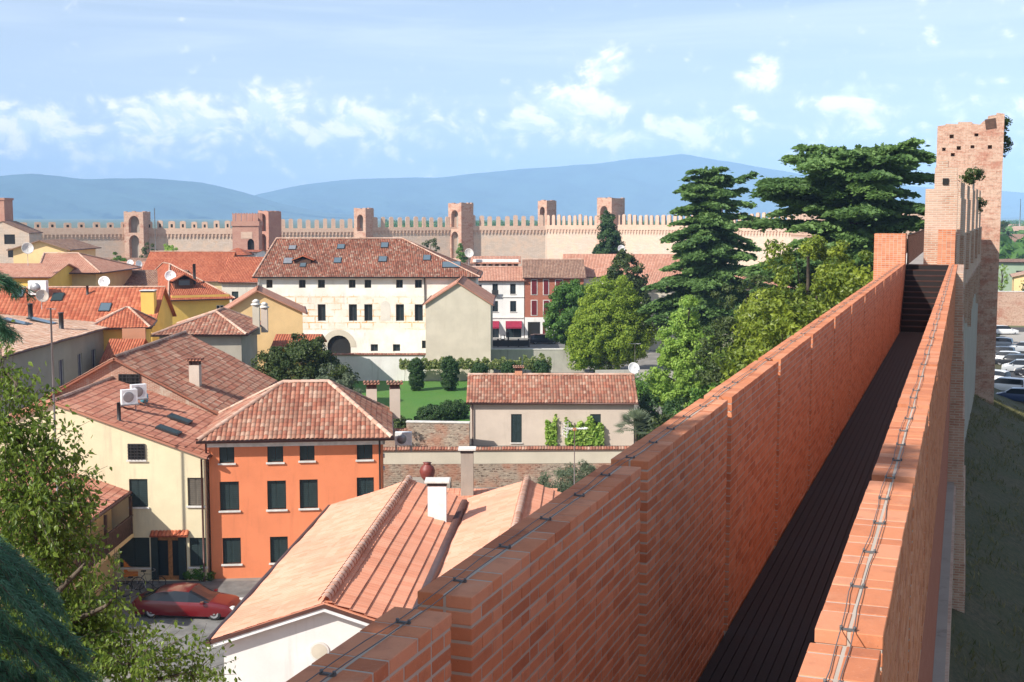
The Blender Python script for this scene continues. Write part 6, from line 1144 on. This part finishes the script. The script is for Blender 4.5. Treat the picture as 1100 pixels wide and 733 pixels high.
# ------------------------------------------------------------------ vehicles
def car(name, label, p, rz, paint, L=4.4, Wd=1.8, Hh=1.45, kind='hatch', group=None):
    t = thing(name, label, 'car', p, rz, group); h = Wd/2; g = .18
    # stations along x (front = +): (x, bonnet/belt height, roof height or None, half width)
    bel = .62*Hh
    prof = {'hatch': [(-.5, .45, .55), (-.485, .56, .70), (-.46, .60, .93), (-.34, .62, 1.0), (-.10, .62, 1.0), (.10, .61, .97), (.24, .62, .70), (.30, .60, .60), (.44, .50, .50), (.49, .40, .40), (.5, .32, .32)],
            'coupe': [(-.5, .48, .50), (-.485, .60, .62), (-.43, .63, .66), (-.28, .64, .90), (-.08, .63, 1.0), (.06, .62, .97), (.20, .62, .72), (.26, .61, .61), (.42, .53, .53), (.485, .42, .42), (.5, .32, .32)],
            'van': [(-.5, .50, .80), (-.49, .58, .97), (-.45, .60, 1.0), (-.2, .60, 1.0), (.0, .60, 1.0), (.12, .60, .98), (.26, .60, .72), (.32, .60, .60), (.44, .52, .52), (.49, .42, .42), (.5, .32, .32)]}[kind]
    mb = MB(); ns = len(prof); V = []
    for x, b, r in prof:
        w = h*(1-.16*(abs(x)*2)**4); X_ = x*L; zb = b*Hh; zr = r*Hh; top = zr > zb+.03
        wr = w*(.78 if top else .90); V += [(X_, -w*.94, g), (X_, -w, g+.25), (X_, -w, zb*.82), (X_, -w*.95, zb), (X_, -wr, zr-.04 if top else zb+.01), (X_, -wr*.7, zr+.0 if top else zb+.03), (X_, 0, zr+.03), (X_, wr*.7, zr+.0 if top else zb+.03), (X_, wr, zr-.04 if top else zb+.01), (X_, w*.95, zb), (X_, w, zb*.82), (X_, w, g+.25), (X_, w*.94, g)]
    m = 13; mb.v = [tuple(v) for v in V]
    for i in range(ns-1):
        hasr = prof[i][2]-prof[i][1] > .04 or prof[i+1][2]-prof[i+1][1] > .04; both = prof[i][2]-prof[i][1] > .2 and prof[i+1][2]-prof[i+1][1] > .2
        for k in range(m-1):
            glass = (k in (3, 8) and hasr) or (k in (4, 5, 6, 7) and hasr and not both)
            mb.f.append((i*m+k, i*m+k+1, (i+1)*m+k+1, (i+1)*m+k)); mb.uv.append(None); mb.mi.append(1 if glass else 0); mb.rnd.append(0); mb.smooth.append(not glass)
        mb.face([V[i*m], V[(i+1)*m], V[(i+1)*m+12], V[i*m+12]], mi=2)
    mb.face(V[:m][::-1]); mb.face(V[-m:])
    bm_ = mb.build('body', [paint, 'carglass', 'tyre'], t)
    ed = bm_.modifiers.new('panel creases', 'EDGE_SPLIT'); ed.split_angle = math.radians(38)
    for x in (-.31*L, .31*L):
        for y in (-1, 1):
            mb = MB(); mb.lathe((x, y*(h-.19), .32), [(.32, -.10), (.335, -.05), (.335, .1), (.30, .125)], 18, 0, (0, y, 0)); w = mb.build('wheel', 'tyre', t)
            mb = MB(); mb.lathe((x, y*(h-.19), .32), [(.21, .10), (.21, .135), (.07, .12), (.05, .14)], 10, 0, (0, y, 0), False); mb.build('rim', 'metal', w)
    for y in (-1, 1):
        mb = MB(); mb.box((.452*L, y*h*.58, .36*Hh), (.497*L, y*h*.84, .47*Hh)); mb.build('headlight', 'stonetrim', t); mb = MB(); mb.box((-.498*L, y*h*.6, .48*Hh), (-.47*L, y*h*.88, .56*Hh)); mb.build('tail_light', 'redshut', t)
    for y in (-1, 1): mb = MB(); mb.box((.19*L, y*(h+.0), .60*Hh), (.22*L, y*(h+.17), .68*Hh)); mb.build('mirror', paint, t)
    return t
def paintm(k, c, metal=.0): m, nt, b = newmat(k+' car paint'); b.inputs['Base Color'].default_value = (*c, 1); b.inputs['Roughness'].default_value = .28; b.inputs['Metallic'].default_value = metal; b.inputs['Coat Weight'].default_value = .6; M[k] = m
for k, c in (('pred', (.13, .004, .007)), ('pwhite', (.75, .75, .74)), ('pdark', (.02, .022, .028)), ('psilver', (.42, .44, .46)), ('pblue', (.03, .05, .12)), ('pgrey', (.12, .13, .14))): paintm(k, c)
M['carglass'] = glassmat('car glass', (.015, .018, .022)); M['tyre'] = plain('tyre rubber', (.02, .02, .02), .85)
g1 = AZ(203, 660, 0); car('parked_car', 'dark red coupe parked in the courtyard before the cream house', (*g1, .01), -.10, 'pred', 4.95, 1.85, 1.38, 'coupe')
gp = 'cars in the lot outside the wall'
for (px, py, rz, pt, kd, lb) in ((1078, 359.5, .05, 'pwhite', 'hatch', 'white hatchback alone in the sunny part of the outer car park'), (1071, 373.5, 2.6, 'psilver', 'hatch', 'silver car, farthest in the shaded parking row'), (1099, 378.5, 2.7, 'psilver', 'hatch', 'silver car at the right edge behind the dark car'), (1072, 384, 2.6, 'pdark', 'hatch', 'dark car close to the tower base, second in the row'),
       (1078, 389.5, 2.6, 'pwhite', 'hatch', 'white car third in the shaded parking row'), (1087, 393, 2.6, 'pdark', 'hatch', 'black hatchback between the white car and the silver estate'), (1096, 400, 2.75, 'psilver', 'van', 'silver grey estate car nearest the white road line'), (1110, 404, 2.7, 'pdark', 'hatch', 'dark car half cut by the right edge'),
       (1064, 411, 2.3, 'pwhite', 'hatch', 'white car emerging from behind the tower base'), (1079, 421, 2.45, 'pwhite', 'van', 'white van-like car on the near side of the road'), (1092, 432, 2.5, 'pblue', 'hatch', 'dark blue car on the near side of the road behind the white van')):
    gx, gy = AZ(px, py, 0); car('parked_car', lb, (gx, gy, .045), rz, pt, 4.3, 1.78, 1.55 if kd == 'van' else 1.47, kd, gp)
# bicycles by the cream house
def bike(label, p, rz, mat):
    t = thing('bicycle', label, 'bicycle', p, rz, 'bicycles by the cream house door')
    for x in (-.52, .52):
        mb = MB(); mb.tube([(x+.33*math.cos(a), 0, .34+.33*math.sin(a)) for a in np.linspace(0, 2*PI, 22)], .022, 5, caps=False); [mb.tube([(x, 0, .34), (x+.32*math.cos(a), 0, .34+.32*math.sin(a))], .004, 3) for a in np.linspace(0, 2*PI, 11)]; mb.build('wheel', 'tyre', t)
    mb = MB(); [mb.tube(q, .017, 6) for q in ([(-.52, 0, .34), (-.08, 0, .32), (.36, 0, .78), (-.2, 0, .82), (-.08, 0, .32)], [(-.52, 0, .34), (-.2, 0, .82)], [(.52, 0, .34), (.36, 0, .78), (.32, 0, .98)], [(-.2, 0, .82), (-.24, 0, .95)])]; mb.build('frame', mat, t)
    mb = MB(); mb.box((-.36, -.07, .95), (-.12, .07, 1.0)); mb.build('saddle', 'tyre', t); mb = MB(); mb.tube([(.2, -.28, 1.0), (.33, -.1, 1.0), (.33, .1, 1.0), (.2, .28, 1.0)], .014, 5); mb.build('handlebar', 'metal', t)
for (px, py, lb, mt) in ((146, 641, 'silver bicycle leaning nearest the court', 'metal'), (160, 634, 'dark bicycle behind the silver one near the door', 'darkmetal')): gx, gy = AZ(px, py, 0); bike(lb, (gx, gy, .03), .15, mt)
gx, gy = AZ(141, 626, 0); M['orangecloth'] = plain('orange fabric', (.62, .20, .04), .9); t = thing('garden_chair', 'orange covered garden seat by the side wing', 'chair', (gx, gy, .02), .3); mb = MB(); mb.box((-.35, -.3, .38), (.35, .3, .5)); mb.build('seat', 'orangecloth', t); mb = MB(); mb.mesh([(-.35, .3, .45), (.35, .3, .45), (.35, .5, 1.15), (-.35, .5, 1.15), (-.35, .38, .45), (.35, .38, .45), (.35, .57, 1.15), (-.35, .57, 1.15)], [(0,1,2,3),(7,6,5,4),(0,4,5,1),(3,2,6,7),(1,5,6,2),(0,3,7,4)]); mb.build('backrest', 'orangecloth', t)
for x in (-.3, .3):
    for y in (-.26, .26): mb = MB(); mb.tube([(x, y, 0), (x, y, .38)], .02, 5); mb.build('leg', 'metal', t)
for (px, py, lb) in ((206, 624, 'low potted plants at the corner where the cream and orange houses meet'), (219, 624, 'small plant right of the potted plants at the orange house foot')): gx, gy = AZ(px, py, 0); tree('potted_plant', lb, (gx, gy, .02), [(0, 0, .35, .5, .35, .35)], 'green', 14, 60, .2, .07, .02, 'plants at the house corner', 'plant')
# a shop-side dark car in the far street
gx, gy = AZ(584, 369.5, 0); car('parked_car', 'dark car parked in the street behind the stained concrete wall', (gx, gy, .03), .1, 'pdark', 4.3, 1.75, 1.45, 'hatch')
# ------------------------------------------------------------------ beyond the wall at the right
def out_house(name, label, px, py, w, d, h, rise, rz, mat, rmat, roof='hip', wins=()):
    gx, gy = AZ(px, py, 0); c, s = math.cos(rz), math.sin(rz); return house(name, label, (gx, gy), (gx+w*c, gy+w*s), d, h, roof, mat, rmat, h+rise, .5, rh=(w*.3, w*.7), flat=True, caps=False, wins=wins, group='houses on the plain outside the wall')
out_house('suburban_house', 'white suburban house with dark brown roof beyond the car park', 1066, 280, 22, 14, 8.2, 3, -.15, 'white', 'brownflat', wins=[(3, 4.5, 3.4, 1.8, 'glass'), (9, 4.5, 2.2, 1.8, 'glass'), (15, 4.5, 3.2, 1.8, 'glass')])
out_house('suburban_house', 'white suburban house with orange roof farther out', 1082, 262, 30, 16, 8, 4, .1, 'white', 'pale', wins=[(3, 4, 2.4, 1.8, 'glass')])
out_house('suburban_house', 'long low white building far out at the right', 1068, 268, 18, 14, 6, .6, 0, 'white', 'brownflat')
M['palegreen'] = plaster('pale green plaster', (.33, .42, .30), amt=.3)
out_house('green_block', 'pale green flat block with dark windows beyond the outer brick wall', 1066, 322, 16, 12, 8.6, .5, -.1, 'palegreen', 'brownflat', wins=[(5, 5.2, 5, 1.4, 'glass'), (5, 2.0, 3, 1.6, 'glass'), (12, 5.2, 2.5, 1.4, 'glass')])
out_house('peach_house', 'peach house with sloping roof at the right edge behind the conifer', 1088, 330, 20, 12, 6.5, 2.5, -.35, 'peach', 'pale', 'gable')
g1, g2 = AZ(1020, 349, 0), AZ(1160, 351, 0); tt = wall_run('outer_brick_wall', 'curved old brick wall behind the white hatchback', (g1, g2), Z(313, g1[1]), .8, 'towerbrick', 'stonetrim', None)
for (px, pt, pb, Y, wd, mt, lb) in ((1073, 283, 322, 262, 13, 'lime', 'bright green tree just right of the tower edge'), (1092, 274, 318, 300, 17, 'darkgreen', 'dark conifer at the right edge before the peach house'), (1068, 235, 262, 520, 24, 'darkgreen', 'large dark tree touching the tower on the skyline'), (1096, 300, 318, 255, 8, 'green', 'small green tree at the right edge')):
    x, y, zt = at_tree(px, pt, Y); R = wd/2*Y/F; tree('outer_tree', lb, (x, y, 0), [(0, 0, zt*.55, R, R, zt*.45), (-R*.4, 0, zt*.4, R*.7, R*.7, zt*.36), (R*.4, 0, zt*.7, R*.6, R*.6, zt*.28)], mt, 90, 60, R*.22, R*.06, .3, 'trees outside the wall')
# far tree belts on the plain: nobody could count them
P_l = []
for _ in range(5200):
    Y = random.uniform(420, 2600); a = random.uniform(-.1, .50); x = Y*a
    if Y < 700 and a < .3: continue
    if math.sin(Y*.013+x*.01)+math.sin(Y*.004-x*.02) < -.3: continue
    P_l.append((x, Y))
for Y in (700, 1000, 1500, 2200): P_l += [(Y*random.uniform(.2, .52), Y+random.uniform(-30, 30)) for _ in range(260)]
Vs, Fs_, Rs = [], [], []; k = 0
for (x, y) in P_l:
    r = random.uniform(3, 6.5); h = random.uniform(6, 13); q = 26; d = RNG.normal(0, 1, (q, 3)); d /= np.linalg.norm(d, axis=1, keepdims=True); P = np.array([x, y, h*.55])+d*np.array([r, r, h*.45])*RNG.uniform(.6, 1., (q, 1)); V, Fq, R = cards(P, d, r*.42, np.clip(RNG.uniform(0, .7, q)+random.uniform(0, .3), 0, 1)); Vs.append(V); Fs_.append(Fq+k); Rs.append(R); k += 4*q
tag(npmesh('far_woods', np.concatenate(Vs), np.concatenate(Fs_), np.concatenate(Rs), 'green'), 'far belts of trees on the plain beyond the town', 'trees', kind='stuff')
for k_, (px, py, s) in enumerate(((1086, 247, 20), (1094, 252, 24), (1078, 256, 16))):
    gx, gy = AZ(px, py+3, 0); house('distant_farmhouse', ('tiny pale farmhouse on the skyline right of the dark tree', 'tiny pale farmhouse at the right edge below the skyline', 'tiny farmhouse left of the other two on the plain')[k_], (gx, gy), (gx+s, gy+2), 12, 6, 'gablex', 'beige', 'pinkflat', 9.5, .4, flat=True, caps=False, group='farmhouses on the plain')
x_ = AY(1095.5, 240, 900)[0]; t = thing('lattice_mast', 'thin distant radio mast on the skyline at the right edge', 'mast', (x_, 900, 0)); mb = MB(); mb.tube([(0, 0, 0), (0, 0, Z(214, 900))], .5, 4, r2=.2); mb.build('pole', 'metal', t)
x_ = AY(171.5, 240, 300)[0]; t = thing('thin_mast', 'thin mast rising above the far wall right of the leftmost arched tower', 'mast', (x_, 296, 0)); mb = MB(); mb.tube([(0, 0, 0), (0, 0, Z(224, 296))], .09, 4); mb.build('pole', 'metal', t)
for o in bpy.data.objects:
    if 'W' in o.keys(): del o['W']
